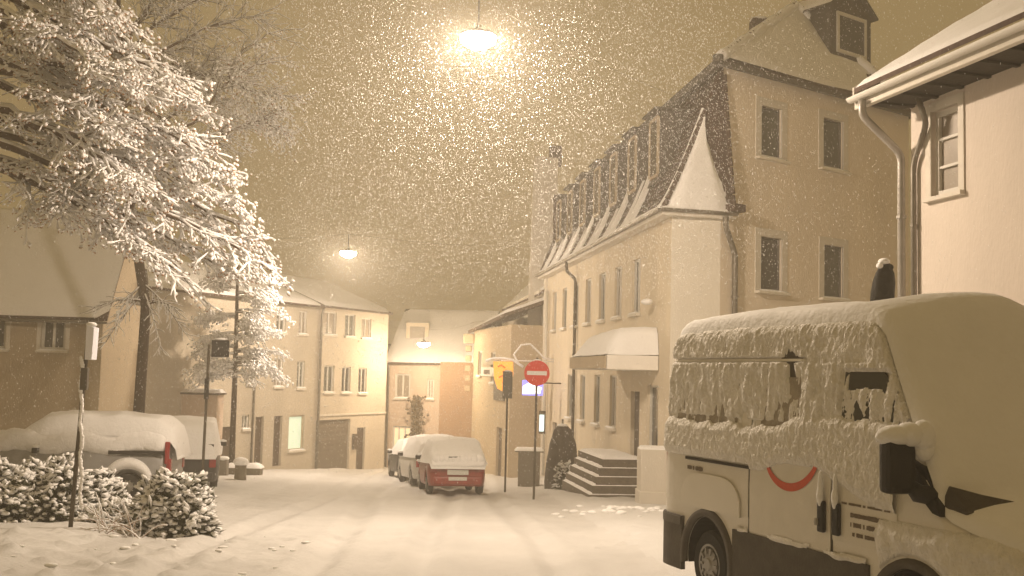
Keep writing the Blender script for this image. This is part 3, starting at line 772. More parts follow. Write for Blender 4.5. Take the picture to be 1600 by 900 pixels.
# ============================================================ LEFT ROW
YL = V((xat(497, 50.0), 50.0, 0)); YR = V((xat(604, 55.3), 55.3, 0)); LD = (YR-YL).normalized()
zl = gz(0, 60)-.8
ht = EYE+2.93
yh = thing('yellow_house', (YL.x, YL.y, gz(0, 50)), 'three storey pale yellow house with garage door glowing under the street lamp', 'house')
Wy = Wall((YL.x, YL.y), (YR.x, YR.y), zl, ht)
for q in ((505, 526, 487, 523), (539, 555, 491, 526), (565, 580, 497, 528)): window(Wy, yh, Wy.hpx(*q), 'curtain', mull=1)
for q, pn in (((506, 522, 571, 613), 'curtain'), ((534, 548, 573, 613), 'curtain'), ((560, 573, 575, 614), 'glass')): window(Wy, yh, Wy.hpx(*q), pn, mull=1)
h = Wy.hpx(492, 546, 656, 736); Wy.holes.append(h)
mb = MB(); Wy.box(mb, *h, -.16, -.12)
gd_ = mb.build('garage_door', 'garage', yh)
mb = MB(); n = 12
for k in range(n): W_ = (h[3]-h[2])/n; Wy.box(mb, h[0]+.05, h[1]-.05, h[2]+W_*k+.02, h[2]+W_*(k+1)-.02, -.119, -.10)
mb.build('slat_panel', 'garage', gd_)
h = Wy.hpx(557, 570, 668, 730); h = (h[0], h[1], gz(0, 53)-.05, h[3]); door(Wy, yh, h, 'darkwood')
h = Wy.hpx(550, 555, 678, 702); mb = MB(); Wy.box(mb, *h, 0, .12); mb.build('letter_box', 'darkwood', yh)
mb = MB(); Wy.box(mb, 0, Wy.len, Wy.hit(545, 647)[1]-.04, Wy.hit(545, 647)[1]+.04, 0, .06); mb.build('string_course', 'trim', yh)
mb = MB(); Wy.mesh(mb); nb = -Wy.n*8
closed_rest(mb, [tuple(YL), tuple(YL+nb), tuple(YR+nb), tuple(YR)], zl, ht); mb.build('wall', 'yellow', yh)
simple_roof(yh, YL, YR, nb, ht+.02, ht+1.6, over=.25, side=.0, sn=.1)
pipe(yh, [Wy.P(.02, ht-.1, .15), Wy.P(.02, ht-.5, .08), Wy.P(.02, gz(0, 50), .08)], .06, 'gutter')
# grey house to the left
g0 = YL-LD*11.6
gh_ = thing('grey_house', (YL.x, YL.y-3, gz(0, 47)), 'long grey brown house with one greenish lit ground floor window', 'house')
Wl = Wall((g0.x, g0.y), (YL.x, YL.y), zl, ht-.05)
for q in ((432, 447, 478, 520), (467, 480, 486, 522), (464, 476, 564, 606)): window(Wl, gh_, Wl.hpx(*q), 'curtain')
window(Wl, gh_, Wl.hpx(395, 410, 470, 512), 'curtain'); window(Wl, gh_, Wl.hpx(428, 442, 560, 604), 'curtain'); window(Wl, gh_, Wl.hpx(385, 400, 555, 600), 'curtain')
w_ = window(Wl, gh_, Wl.hpx(451, 475, 649, 703), 'greenlit', mull=0, fmat='housewall'); w_['label'] = 'tall window glowing pale green'
for q in ((323, 337, 647, 688), (378, 389, 648, 670)): window(Wl, gh_, Wl.hpx(*q), 'blind')
for q in ((344, 362, 667, 728), (398, 411, 651, 728), (427, 440, 650, 728)):
    h = Wl.hpx(*q); door(Wl, gh_, h, 'darkwood')
mb = MB(); Wl.mesh(mb); nb = -Wl.n*8
closed_rest(mb, [tuple(YL), tuple(YL+nb), tuple(g0+nb), tuple(g0)], zl, ht-.05); mb.build('wall', 'grey', gh_)
simple_roof(gh_, g0, YL, nb, ht-.03, ht+1.5, over=.25, side=.0, sn=.1)
pipe(gh_, [Wl.P(Wl.len-4.6, ht-2.2, .15), Wl.P(Wl.len-4.6, ht-2.5, .08), Wl.P(Wl.len-4.6, gz(0, 46), .08)], .05, 'gutter')
# rose lit house
ph = thing('rose_house', (-14, 40, gz(0, 40)), 'rose coloured house brightly lit behind the thin tree trunk', 'house')
A = V((xat(160, 39.6, 560), 39.6, 0)); B = V((xat(249, 43.5, 560), 43.5, 0))
zp = at(200, 463, 40).z
Wp = Wall((A.x, A.y), (B.x, B.y), zl, zp)
for q in ((171, 181, 512, 553), (196, 206, 514, 556), (236, 243, 520, 564)): window(Wp, ph, Wp.hpx(*q), 'curtain', mull=0)
for q in ((162, 170, 622, 636), (186, 193, 623, 636), (229, 235, 625, 636)): window(Wp, ph, Wp.hpx(*q), 'glass', mull=0, sill=False)
mb = MB(); Wp.mesh(mb); nb = -Wp.n*6
closed_rest(mb, [tuple(A), tuple(A+nb), tuple(B+nb), tuple(B)], zl, zp)
for e in (A, B): mb.poly([e+V((0, 0, zp)), e+nb/2+V((0, 0, zp+1.6)), e+nb+V((0, 0, zp))])
mb.build('wall', 'pink', ph)
simple_roof(ph, A, B, nb, zp+.02, zp+1.7, over=.3, sn=.1)
# annex between
an = thing('low_annex', (-12, 43, gz(0, 43)), 'low rose brown annex with a snow line along its top', 'annex')
A = V((xat(246, 42.2, 650), 42.2, 0)); B = V((xat(338, 41.8, 650), 41.8, 0)); za = at(290, 616, 42).z
Wa = Wall((A.x, A.y), (B.x, B.y), zl+1, za); window(Wa, an, Wa.hpx(275, 288, 648, 664), 'curtain', mull=0)
mb = MB(); Wa.mesh(mb); closed_rest(mb, [tuple(B), (B.x, B.y+1.0), (A.x, A.y+1.5), tuple(A)], zl+1, za); mb.build('wall', 'pink', an)
mb = MB(); mb.prism([(A.x, A.y-.1, za), (B.x+.1, B.y-.1, za), (B.x+.1, B.y+1.0, za), (A.x, A.y+1.6, za)], (0, 0, .08)); o = mb.build('roof', 'tile', an)
mb = MB(); z = za+.083; snowpatch(mb, (A.x, A.y-.12, z), (B.x+.1, B.y-.12, z), (B.x+.1, B.y+1, z), (A.x, A.y+1.6, z), 20, 6, .13, .02, 2); mb.build('snow_layer', 'snow', o, smooth=True)
# leftmost house
lh = thing('ochre_house', (-16, 36, gz(0, 36)), 'low ochre house at far left with broad snowy roof behind the big tree', 'house')
A = V((-23, 34.4, 0)); B = V((xat(158, 35.0, 560), 35.0, 0)); ze = at(110, 474, 35).z
Wh = Wall((A.x, A.y), (B.x, B.y), zl+1, ze)
window(Wh, lh, Wh.hpx(64, 103, 496, 547), 'glass', mull=1, fw=.09, surround=.12); window(Wh, lh, Wh.hpx(-30, 10, 494, 545), 'glass', mull=1, fw=.09, surround=.12)
mb = MB(); Wh.mesh(mb); nb = -Wh.n*4.4
closed_rest(mb, [tuple(B), tuple(B+nb), tuple(A+nb), tuple(A)], zl+1, ze)
for e in (A, B): mb.poly([e+V((0, 0, ze)), e+nb/2+V((0, 0, ze+3.1)), e+nb+V((0, 0, ze))])
mb.build('wall', 'housewall', lh)
ra, rb, r0, r1, ro = simple_roof(lh, A, B, nb, ze+.02, ze+3.2, over=.4, sn=.12)
gutter(lh, ra+V((0, -.06, -.02)), rb+V((0, -.06, -.02)), .08)
dq = at(150, 440, 37.5); mb = MB(); mb.prism([(dq.x-.9, dq.y, dq.z-.7), (dq.x+1.1, dq.y, dq.z-.7), (dq.x+.9, dq.y, dq.z+.7), (dq.x-.2, dq.y, dq.z+.9)], (0, 2.5, 0)); o = mb.build('dormer', 'slate', lh)
mb = MB(); mb.prism([(dq.x-1.1, dq.y-.12, dq.z-.72), (dq.x-.85, dq.y-.12, dq.z-.72), (dq.x-.12, dq.y-.12, dq.z+.95), (dq.x-.35, dq.y-.12, dq.z+.95)], (0, 2.6, 0)); mb.build('snow_verge', 'snow', o)

# far pinkish house with the third lamp, and the brown one beside it
fh = thing('rendered_cottage', (-4.5, 57, gz(0, 57)), 'two storey rose plastered cottage at the end of the street with climbing vine', 'house')
A = V((xat(603, 57.5, 650), 57.5, 0)); B = V((xat(688, 57.0, 650), 57.0, 0)); ze = at(650, 563, 57).z
Wk = Wall((A.x, A.y), (B.x, B.y), zl-1, ze)
for q, pn in (((617, 641, 584, 622), 'frame'), ((667, 678, 592, 623), 'frame')): window(Wk, fh, Wk.hpx(*q), 'curtain', mull=1, fw=.09)
window(Wk, fh, Wk.hpx(613, 642, 666, 706), 'warmlit', mull=2, fw=.08)
mb = MB(); Wk.mesh(mb); nb = -Wk.n*7
closed_rest(mb, [tuple(B), tuple(B+nb), tuple(A+nb), tuple(A)], zl-1, ze)
for e in (A, B): mb.poly([e+V((0, 0, ze)), e+nb/2+V((0, 0, ze+2.7)), e+nb+V((0, 0, ze))])
mb.build('wall', 'pink', fh)
ra, rb, r0, r1, ro = simple_roof(fh, A, V((B.x+2.2, B.y, 0)), nb, ze+.02, ze+2.8, over=.3, sn=.14, side=.1)
mb = MB(); c = at(652, 522, 58.6); mb.box(c.x-.6, c.x+.6, c.y, c.y+2, c.z-.5, c.z+.6); o = mb.build('dormer', 'cream', fh)
mb = MB(); mb.box(c.x-.4, c.x+.4, c.y-.03, c.y-.003, c.z-.25, c.z+.4); mb.build('dormer_window', 'curtain', o)
mb = MB(); snowpatch(mb, (c.x-.7, c.y-.1, c.z+.6), (c.x+.7, c.y-.1, c.z+.6), (c.x+.7, c.y+2, c.z+.6), (c.x-.7, c.y+2, c.z+.6), 8, 8, .15, .02, 2); mb.build('snow_cap', 'snow', o, smooth=True)
pipe(fh, [Wk.P(.05, ze-.1, .3), Wk.P(.1, ze-.5, .08), Wk.P(.1, gz(0, 57), .08)], .05, 'gutter')
c = at(648, 690, 56.7)
vn = thing('climbing_vine', (c.x, c.y, gz(0, 57)), 'dark bare vine climbing the wall of the rose cottage', 'climbing plant')
P = [(c.x+RNG.normal()*.14*(1+.5*math.sin(k)), 56.85+RNG.normal()*.06, gz(0, 57)+k*.0078) for k in range(480)]
MB().blobs(P, RNG.uniform(.04, .12, (480, 3)), sub=0).build('leaves', 'vine', vn)
MB().tube([(c.x, 56.85, gz(0, 57)-.1), (c.x+.05, 56.88, gz(0, 57)+1.8), (c.x, 56.9, gz(0, 57)+3.6)], [.04, .03, .015], 6).build('stem', 'bark', vn)
bh = thing('brown_house', (-3, 57, gz(0, 57)), 'plain brown walled house closing the street beside the rose cottage', 'house')
A = V((xat(686, 56.6, 650), 56.6, 0)); B = V((xat(755, 56.0, 650), 56.0, 0)); zb = at(710, 566, 56.6).z
Wb = Wall((A.x, A.y), (B.x, B.y), zl-1, zb); mb = MB(); Wb.mesh(mb); closed_rest(mb, [tuple(B), (B.x, B.y+6), (A.x, A.y+6), tuple(A)], zl-1, zb); mb.build('wall', 'brown', bh)
simple_roof(bh, V((A.x+1.3, A.y, 0)), B, V((0, 6.4, 0)), zb+.02, zb+2.2, over=.2, side=.05, sn=.08)
# distant roofs behind
for (px0, px1, py, y, lab) in ((690, 790, 498, 75, 'distant snowy roofed house above the street end'), (560, 660, 505, 78, 'distant house whose roof shows above the yellow house')):
    a, b = xat(px0, y), xat(px1, y); z = at(px0, py, y).z; o = thing('distant_house', ((a+b)/2, y, gz(0, y)), lab, 'house', 'distant houses')
    mb = MB(); mb.box(a, b, y, y+8, gz(0, y)-1, z-1.4); mb.build('wall', 'grey', o); simple_roof(o, (a, y, 0), (b, y, 0), (0, 8), z-1.4, z+.3, sn=.1)

# ============================================================ RIGHT FOREGROUND HOUSE
c0 = V((xat(1424, 17.0, 300), 17.0, 0)); wd = V((.24, -.97, 0)).normalized()
c1 = c0+wd*9
zh1 = at(1424, 165, 17.0).z
rh = thing('right_house', (c0.x, c0.y, 0), 'near white plastered house at right edge with dark soffit and downpipes', 'house')
Wr = Wall((c0.x, c0.y), (c1.x, c1.y), -1.2, zh1)
hh = Wr.hpx(1456, 1499, 168, 302)
window(Wr, rh, (hh[0], hh[1], hh[2], hh[3]), 'curtain', mull=0, bars=2, fw=.075, surround=.13, sdepth=.09, smat='trim', snow=False)
window(Wr, rh, (hh[0]+2.6, hh[1]+2.6, hh[2], hh[3]), 'curtain', mull=0, bars=2, fw=.075, surround=.13, snow=False)
mb = MB(); Wr.mesh(mb, .22); nb = -Wr.n*7
closed_rest(mb, [tuple(c0), tuple(c0+nb), tuple(c1+nb), tuple(c1)], -1.2, zh1); mb.build('wall', 'rightwall', rh)
# eaves: dark soffit, pale fascia board, roof with snow
n = Wr.n; zs = zh1-.02
ov = .82
E_a = c0-wd*.30+n*ov; E_b = c1+wd*.3+n*ov
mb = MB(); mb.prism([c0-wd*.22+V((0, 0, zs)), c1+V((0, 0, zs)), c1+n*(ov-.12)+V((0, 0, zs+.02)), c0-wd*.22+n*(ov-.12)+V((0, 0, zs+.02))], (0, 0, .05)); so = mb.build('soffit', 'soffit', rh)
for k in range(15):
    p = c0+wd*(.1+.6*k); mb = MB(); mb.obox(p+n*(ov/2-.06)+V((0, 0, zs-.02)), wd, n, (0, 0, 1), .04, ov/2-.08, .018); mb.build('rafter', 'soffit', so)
mb = MB(); mb.prism([c0-wd*.30+n*(ov-.1)+V((0, 0, zs-.05)), E_a+V((0, 0, zs-.05)), E_a+V((0, 0, zs+.20)), c0-wd*.30+n*(ov-.1)+V((0, 0, zs+.20))], wd*9.8); mb.build('fascia', 'trim', rh, bevel=.01)
gutter(rh, E_b+n*.10+V((0, 0, zs+.10)), E_a+n*.08+V((0, 0, zs+.12)), .075, 'frame')
sl = math.tan(R(33)); D = -n*4.2
a, b = E_a+V((0, 0, zs+.22)), E_b+V((0, 0, zs+.22)); c, d = b+D+V((0, 0, 4.2*sl)), a+D+V((0, 0, 4.2*sl))
mb = MB(); mb.prism([a, b, c, d], (0, 0, .08)); mb.prism([d, c, c+D-V((0, 0, 4.2*sl)), d+D-V((0, 0, 4.2*sl))], (0, 0, .08)); ro = mb.build('roof', 'tile', rh)
t = V((0, 0, .083)); mb = MB(); snowpatch(mb, a+t, b+t, c+t, d+t, 90, 40, .06, .03, 1.2, up=V((0, 0, 1)), edge=.10); mb.build('snow_layer', 'snow', ro, smooth=True)
mb = MB(); mb.poly([c0+nb+V((0, 0, zh1)), c0+V((0, 0, zh1)), c0+nb*.5+V((0, 0, zh1+2.5))]); mb.build('gable', 'rightwall', rh)
mb = MB(); mb.prism([a-wd*.02+V((0, 0, -.05)), a-wd*.02+V((0, 0, .1)), d-wd*.02+V((0, 0, .1)), d-wd*.02+V((0, 0, -.05))], -wd*.04); mb.build('verge_board', 'trim', rh)
q = c0-wd*.12+n*.10
p1 = E_a+wd*.35+n*.08+V((0, 0, zs+.02))
pipe(rh, [p1, p1-V((0, 0, .25)), q+V((0, 0, zs-.75)), V((q.x, q.y, -.1))], .06, 'pipe')
q2 = c0+wd*.16+n*.07
pipe(rh, [c0+wd*.62+n*.3+V((0, 0, zs-.02)), c0+wd*.55+n*.1+V((0, 0, zs-.40)), q2+V((0, 0, zs-.95)), V((q2.x, q2.y, -.1))], .045, 'gutter')

# wrapped sign head behind the van
c = at(1380, 458, 15.5)
cs = thing('wrapped_post', (c.x, c.y, 0), 'dark hunched cover with a white snow cap showing above the van roof', 'covered post')
mb = MB(); n_ = 20; H = .50
prof = [(.17, -.25), (.165, 0), (.155, .15), (.13, .29), (.085, .38), (.06, .43), (.02, .46)]
for r, z in prof:
    for k in range(n_):
        t = 2*math.pi*k/n_; rr = r*(1+.08*math.sin(5*t+z*6)); mb.v.append(V((c.x+rr*math.cos(t)+(.03*z/.4), c.y+rr*.7*math.sin(t), c.z+z)))
for i in range(len(prof)-1):
    for k in range(n_): mb.f.append((i*n_+k, i*n_+(k+1) % n_, (i+1)*n_+(k+1) % n_, (i+1)*n_+k))
mb.f.append(tuple(range((len(prof)-1)*n_, len(prof)*n_))); mb.f.append(tuple(range(n_))[::-1])
mb.build('cover', 'bagblack', cs, smooth=True)
MB().blobs([(c.x+.085, c.y-.03, c.z+.37)], [(.055, .05, .05)], sub=2).build('knob', 'bagblack', cs, smooth=True)
MB().blobs([(c.x+.01, c.y-.01, c.z+.455), (c.x-.055, c.y-.02, c.z+.39)], [(.085, .09, .05), (.05, .06, .05)], sub=2).build('snow_cap', 'snow', cs, smooth=True)
MB().tube([(c.x, c.y, gz(0, 15.5)-.2), (c.x, c.y, c.z-.2)], .04, 8).build('post', 'post', cs)

# ============================================================ VAN
VR = V((1.76, 12.66, 0)); vdir = V((.34, -.94, 0)).normalized()
van = thing('delivery_van', (VR.x, VR.y, 0), 'white high roof delivery van crusted with snow, parked in front at right', 'van', rz=math.atan2(vdir.y, vdir.x))
# local: x forward from the rear, y: near (street) side is -y ... width runs to +y
WV = 2.02
def vtop(s):
    K = [(0, 2.2), (.02, 2.5), (.06, 2.72), (.14, 2.82), (.30, 2.85), (1.5, 2.87), (3.5, 2.87), (3.64, 2.84), (3.74, 2.76), (4.52, 1.42), (4.6, 1.33), (5.1, 1.16), (5.3, 1.02), (5.38, .8), (5.40, .5)]
    for (a, za), (b, zb) in zip(K[:-1], K[1:]):
        if s <= b: return za+(zb-za)*(s-a)/(b-a)
    return K[-1][1]
def vin(z): return .0 if z < 1.25 else .10*((z-1.25)/1.2)**1.5        # tumblehome
def vsec(s, off=0, zb=.32, n=26):
    T = vtop(s)+off; endin = .10*math.exp(-s/.10)+.25*smooth(4.6, 5.4, s)
    r = .15-.02*smooth(3.4, 3.8, s)
    pts = []
    for k in range(n+1):
        z = zb+(T-r-zb)*k/n; pts.append((-off+vin(z)+endin, z))
    yb = pts[-1][0]
    for k in range(1, 8):
        a = math.pi/2*k/7; pts.append((yb+r*(1-math.cos(a)), T-r+r*math.sin(a)))
    for k in range(1, 5):
        y = yb+r+(WV/2-yb-r)*k/4; pts.append((y, T+.05*math.sin(math.pi/2*k/4)))
    return pts
def vloft(S, off=0, zb=.32, only=None, name='body', m='vanpaint', amp=0, parent=None):
    b = L(); rows = []
    for s in S:
        h = vsec(s, off, zb); full = h+[(WV-y, z) for y, z in h[::-1][1:]]
        if only: full = full[only:-only]
        rows.append([V((s, y, z+(amp*fbm(s*1.3, y*1.3, z) if amp else 0))) for y, z in full])
    n = len(rows[0])
    for r in rows: b.v += r
    for j in range(len(rows)-1):
        for i in range(n-1): q = j*n+i; b.f.append((q, q+1, q+n+1, q+n))
    return b, n, len(rows)
S = [0, .02, .06, .10, .14, .22, .30]+[.4+.1*k for k in range(31)]+[3.5, 3.57, 3.64, 3.69]+[3.74+.078*k for k in range(10)]+[4.52, 4.56, 4.6, 4.7, 4.85, 5.0, 5.1, 5.2, 5.3, 5.34, 5.38, 5.4]
b, n, m_ = vloft(S)
b.f.append(tuple(range(n))); b.f.append(tuple(range((m_-1)*n, m_*n))[::-1])
for j in range(m_-1): b.f.append((j*n, (j+1)*n, (j+1)*n+n-1, j*n+n-1))
body = b.build('body', 'vanpaint', van, smooth=True)
def cut(o, specs):
    cutters = []
    for (x, y, z, r, w) in specs:
        cb_ = L(); cb_.lathe((0, 0, 0), [(r, -w), (r, w)], 40); oc = cb_.build('cutter', 'plastic'); oc.matrix_world = world(van) @ Matrix.Translation((x, y, z)) @ Matrix.Rotation(math.pi/2, 4, 'X')
        md = o.modifiers.new('b', 'BOOLEAN'); md.object = oc; md.operation = 'DIFFERENCE'; md.solver = 'EXACT'; cutters.append(oc)
    bpy.context.view_layer.update(); dg = bpy.context.evaluated_depsgraph_get()
    me = bpy.data.meshes.new_from_object(o.evaluated_get(dg)); o.modifiers.clear(); o.data = me
    for oc in cutters: bpy.data.objects.remove(oc, do_unlink=True)
XR, XF = 1.08, 4.25
ARCH = [(XR, 0, .40, .46, .30), (XF, 0, .40, .47, .30), (XR, WV, .40, .46, .30), (XF, WV, .40, .47, .30)]
cut(body, ARCH)
mod = body.modifiers.new('edge', 'EDGE_SPLIT'); mod.split_angle = R(38)
def spatch(s0, s1, z0, z1, off, name, m, parent, ns=20, nzz=20, th=.02, hf=None, ztf=None, slant=None):
    """panel that follows the van's near side"""
    b = L(); ns = max(1, ns); rows = []
    for j in range(nzz+1):
        for i in range(ns+1):
            s = s0+(s1-s0)*i/ns; zt = z1 if not ztf else min(z1, ztf(s)); zz0 = z0 if not slant else z0+slant(s)
            z = zz0+(zt-zz0)*j/nzz; o = off+(hf(s, z) if hf else 0)
            endin = .10*math.exp(-s/.10)+.25*smooth(4.6, 5.4, s)
            b.v.append(V((s, vin(z)+endin-o, z)))
    N = ns+1; M_ = nzz+1
    for j in range(nzz):
        for i in range(ns): q = j*N+i; b.f.append((q, q+1, q+N+1, q+N))
    if th:
        n0 = len(b.v)
        ed = [j*N for j in range(M_)]+[nzz*N+i for i in range(1, N)]+[j*N+ns for j in range(M_-2, -1, -1)]+[i for i in range(ns-1, 0, -1)]
        for q in ed: b.v.append(b.v[q]+V((0, th, 0)))
        for k in range(len(ed)): k2 = (k+1) % len(ed); b.f.append((ed[k], ed[k2], n0+k2, n0+k))
    return b.build(name, m, parent, smooth=False)
# dark lower cladding
sk = spatch(XR+.52, XF-.53, .30, .80, .022, 'side_skirt', 'cladding', van, 30, 6, .03)
rb = spatch(.0, XR-.50, .22, .80, .035, 'rear_bumper', 'cladding', van, 16, 10, .05)
b = L(); b.box(-.03, .06, .06, WV-.06, .22, .62); b.build('bumper_bar', 'cladding', rb, bevel=.04)
spatch(.03, XR-.52, .70, .79, .045, 'reflector_strip', 'signgrey', rb, 10, 2, .02)
for xc, nm in ((XR, 'wheel_arch'), (XF, 'wheel_arch')):
    b = L(); rr = [(.46, -.012), (.50, -.012), (.53, .0)]
    A_ = 26; n0 = 0
    for k in range(A_+1):
        t = math.pi*(-.06+1.12*k/A_)
        for r, yy in ((.455, .02), (.455, -.035), (.525, -.035), (.54, .01)):
            b.v.append(V((xc+r*math.cos(t), yy, .40+r*math.sin(t))))
    for k in range(A_):
        for i in range(3): q = k*4+i; b.f.append((q, q+1, q+5, q+4))
    b.build(nm, 'cladding', van, smooth=True)
    b = L()
    for k in range(32):
        t = 2*math.pi*k/32; b.v += [V((xc+.452*math.cos(t), .025, .40+.452*math.sin(t))), V((xc+.452*math.cos(t), .285, .40+.452*math.sin(t)))]
    for k in range(32):
        if .40+.452*math.sin(2*math.pi*k/32) > .33: q = 2*k; q2 = 2*((k+1) % 32); b.f.append((q, q2, q2+1, q+1))
    b.f.append(tuple(2*k+1 for k in range(32) if .40+.452*math.sin(2*math.pi*k/32) > .33)); b.build('wheel_well', 'plastic', van)
def wheel(parent, x, y, z, r, w, side, spokes=5, rimr=.60, local=True):
    A = Matrix.Rotation(math.pi/2, 3, 'X')
    b = L() if local else MB(); sd = side
    b.lathe((x, y, z), [(r*.62, -w/2), (r*.9, -w/2), (r*.98, -w*.38), (r, -w*.2), (r, w*.2), (r*.98, w*.38), (r*.9, w/2), (r*.62, w/2)], 32, A); wh = b.build('wheel', 'rubber', parent, smooth=True)
    wh.modifiers.new('e', 'EDGE_SPLIT')
    b = L() if local else MB(); b.local = local
    yo = y-side*w*.5
    b.lathe((x, yo, z), [(r*.62, -.012), (r*.60, .004), (r*.50, -.002*side), (r*.2, .012), (r*.16, .03), (.01, .03)] if side > 0 else [(r*.62, .012), (r*.2, -.012), (.01, -.03)], 28, A if side > 0 else A)
    for k in range(spokes*2):
        t = math.pi*k/spokes; b.obox((x+r*.40*math.cos(t), yo-side*.012, z+r*.40*math.sin(t)), (math.cos(t), 0, math.sin(t)), (0, 1, 0), (-math.sin(t), 0, math.cos(t)), r*.10, .01, r*.035)
    rm = b.build('rim', 'rim', wh)
    return wh
for xc in (XR, XF):
    wheel(van, xc, .14, .355, .355, .23, 1); wheel(van, xc, WV-.14, .355, .355, .23, -1)
# doors as panels standing a hair proud, with the gaps between them
def arch_cut(s, z): return 0
sd = spatch(1.90, 3.195, .815, 2.46, .012, 'sliding_door', 'vanpaint_dirty', van, 16, 30, .012)
fd = spatch(3.225, 4.06, .935, 2.36, .012, 'front_door', 'vanpaint_dirty', van, 16, 30, .012, ztf=lambda s: vtop(s)-.17)
rp = spatch(.10, 1.865, .95, 2.46, .008, 'rear_panel', 'vanpaint_dirty', van, 16, 26, .008)
for (s, z0, z1) in ((1.882, .80, 2.47), (3.21, .80, 2.50)): spatch(s-.010, s+.010, z0, z1, .004, 'door_gap', 'gap', van, 1, 16, .0)
spatch(.62, 1.90, 1.425, 1.455, .028, 'slide_rail', 'gap', van, 14, 1, .03)
spatch(.06, 2.75, 2.49, 2.515, .020, 'roof_seam', 'vanpaint', van, 20, 1, .03)
# raised wheel housing pressing over the rear wheel
spatch(.55, 1.74, .93, 1.30, .02, 'wheel_housing', 'vanpaint', van, 24, 10, .02, hf=lambda s, z: .012, ztf=lambda s: .93+.37*math.sqrt(max(0.02, 1-((s-1.15)/.62)**4)))
# windows behind the crust
spatch(2.28, 2.64, 2.20, 2.64, .0135, 'dark_backing', 'cladding', van, 6, 8, .0)  # dark patch added behind the crust so its hole reads dark, not a vent
spatch(.35, 1.60, 1.72, 2.34, .018, 'side_window', 'frosted', van, 12, 10, .01)
spatch(2.05, 3.0, 1.72, 2.34, .022, 'side_window', 'frosted', van, 12, 10, .01)
spatch(3.30, 4.0, 1.60, 2.40, .022, 'door_window', 'glass', fd, 14, 12, .01, ztf=lambda s: vtop(s)-.2)
# handles
for (s, mm) in ((3.10, sd), (3.31, fd)):
    b = L(); b.obox((s, -.035, 1.12), (1, 0, 0), (0, 1, 0), (0, 0, 1), .045, .022, .14); o = b.build('handle', 'plastic', mm, bevel=.02)
    if s < 3.2: b = L(); b.lathe((s-.035, -.062, 1.07), [(.02, -.03), (.024, .0), (.018, .03)], 10); b.build('lock', 'pipe', o)
    b = L(); b.blobs([(s, -.05, 1.30), (s, -.045, 1.40)], [(.035, .03, .10), (.022, .025, .12)], sub=2); b.build('snow_cap', 'snow', o, smooth=True)
# lettering too small to read: rows of strokes
def strokes(rows, parent):
    b = L()
    for (s0, s1, z, h, sl_) in rows:
        s = s0
        while s < s1:
            w = random.uniform(.010, .016)
            if random.random() < .14: s += .025
            zz = z+sl_*(s-s0); hh = h*random.uniform(.75, 1)
            b.obox((s+w/2, -.016+vin(z), zz), (1, 0, 0), (0, 1, 0), (0, 0, 1), w*.38, .003, hh/2)
            if random.random() < .6: b.obox((s+w*.7, -.0165+vin(z), zz+random.choice((-1, 0, 1))*hh*.36), (1, 0, 0), (0, 1, 0), (0, 0, 1), w*.4, .003, hh*.13)
            s += w*1.25
    return b.build('lettering', 'lettering', parent)
strokes([(3.36, 3.98, 1.27, .022, 0), (3.48, 3.90, 1.18, .042, 0), (3.48, 3.90, 1.10, .042, 0), (3.48, 3.92, 1.02, .036, 0)], fd)
strokes([(.66, .98, 1.34, .05, 0), (.66, 1.16, 1.20, .038, 0)], van)
# red arc
b = L(); A_ = 30
for k in range(A_+1):
    t = math.pi*(1.04+.90*k/A_); w = .010+.028*math.sin(math.pi*min(1, k/A_*.98+.02))**.8
    cx_, cz_, rx, rz_ = 2.62, 1.62, .44, .38
    for r in (-1, 1): b.v.append(V((cx_+(rx+r*w)*math.cos(t), -.0155+vin(1.4)*.3, cz_+(rz_+r*w)*math.sin(t)+.16*k/A_)))
for k in range(A_): b.f.append((2*k, 2*k+1, 2*k+3, 2*k+2))
b.build('red_arc', 'redstripe', sd)['label'] = 'curved red stripe like a smile on the sliding door'
# snow crusts
def vnoise(s, z, sx, sz, seed): return noise.noise(V((s*sx, z*sz, seed)))
def crust(name, s0, s1, z0, z1, ds, hf, parent=van, base=.014):
    b = L(); ns = int((s1-s0)/ds); nn = int((z1-z0)/ds); H = {}
    for j in range(nn+1):
        for i in range(ns+1):
            s = s0+(s1-s0)*i/ns; z = z0+(z1-z0)*j/nn; h = hf(s, z); H[i, j] = h
            endin = .10*math.exp(-s/.10)+.25*smooth(4.6, 5.4, s)
            T = vtop(s); r = .15-.02*smooth(3.4, 3.8, s); yy = vin(z)
            if z > T-r: q = min(1, (z-T+r)/r); yy = vin(T-r)+r*(1-math.sqrt(max(0, 1-q*q)))
            b.v.append(V((s, yy+endin-base-max(-.03, h), z)))
    N = ns+1
    for j in range(nn):
        for i in range(ns):
            if max(H[i, j], H[i+1, j], H[i, j+1], H[i+1, j+1]) > 0: q = j*N+i; b.f.append((q, q+1, q+N+1, q+N))
    return b.build(name, 'crust', parent, smooth=True)
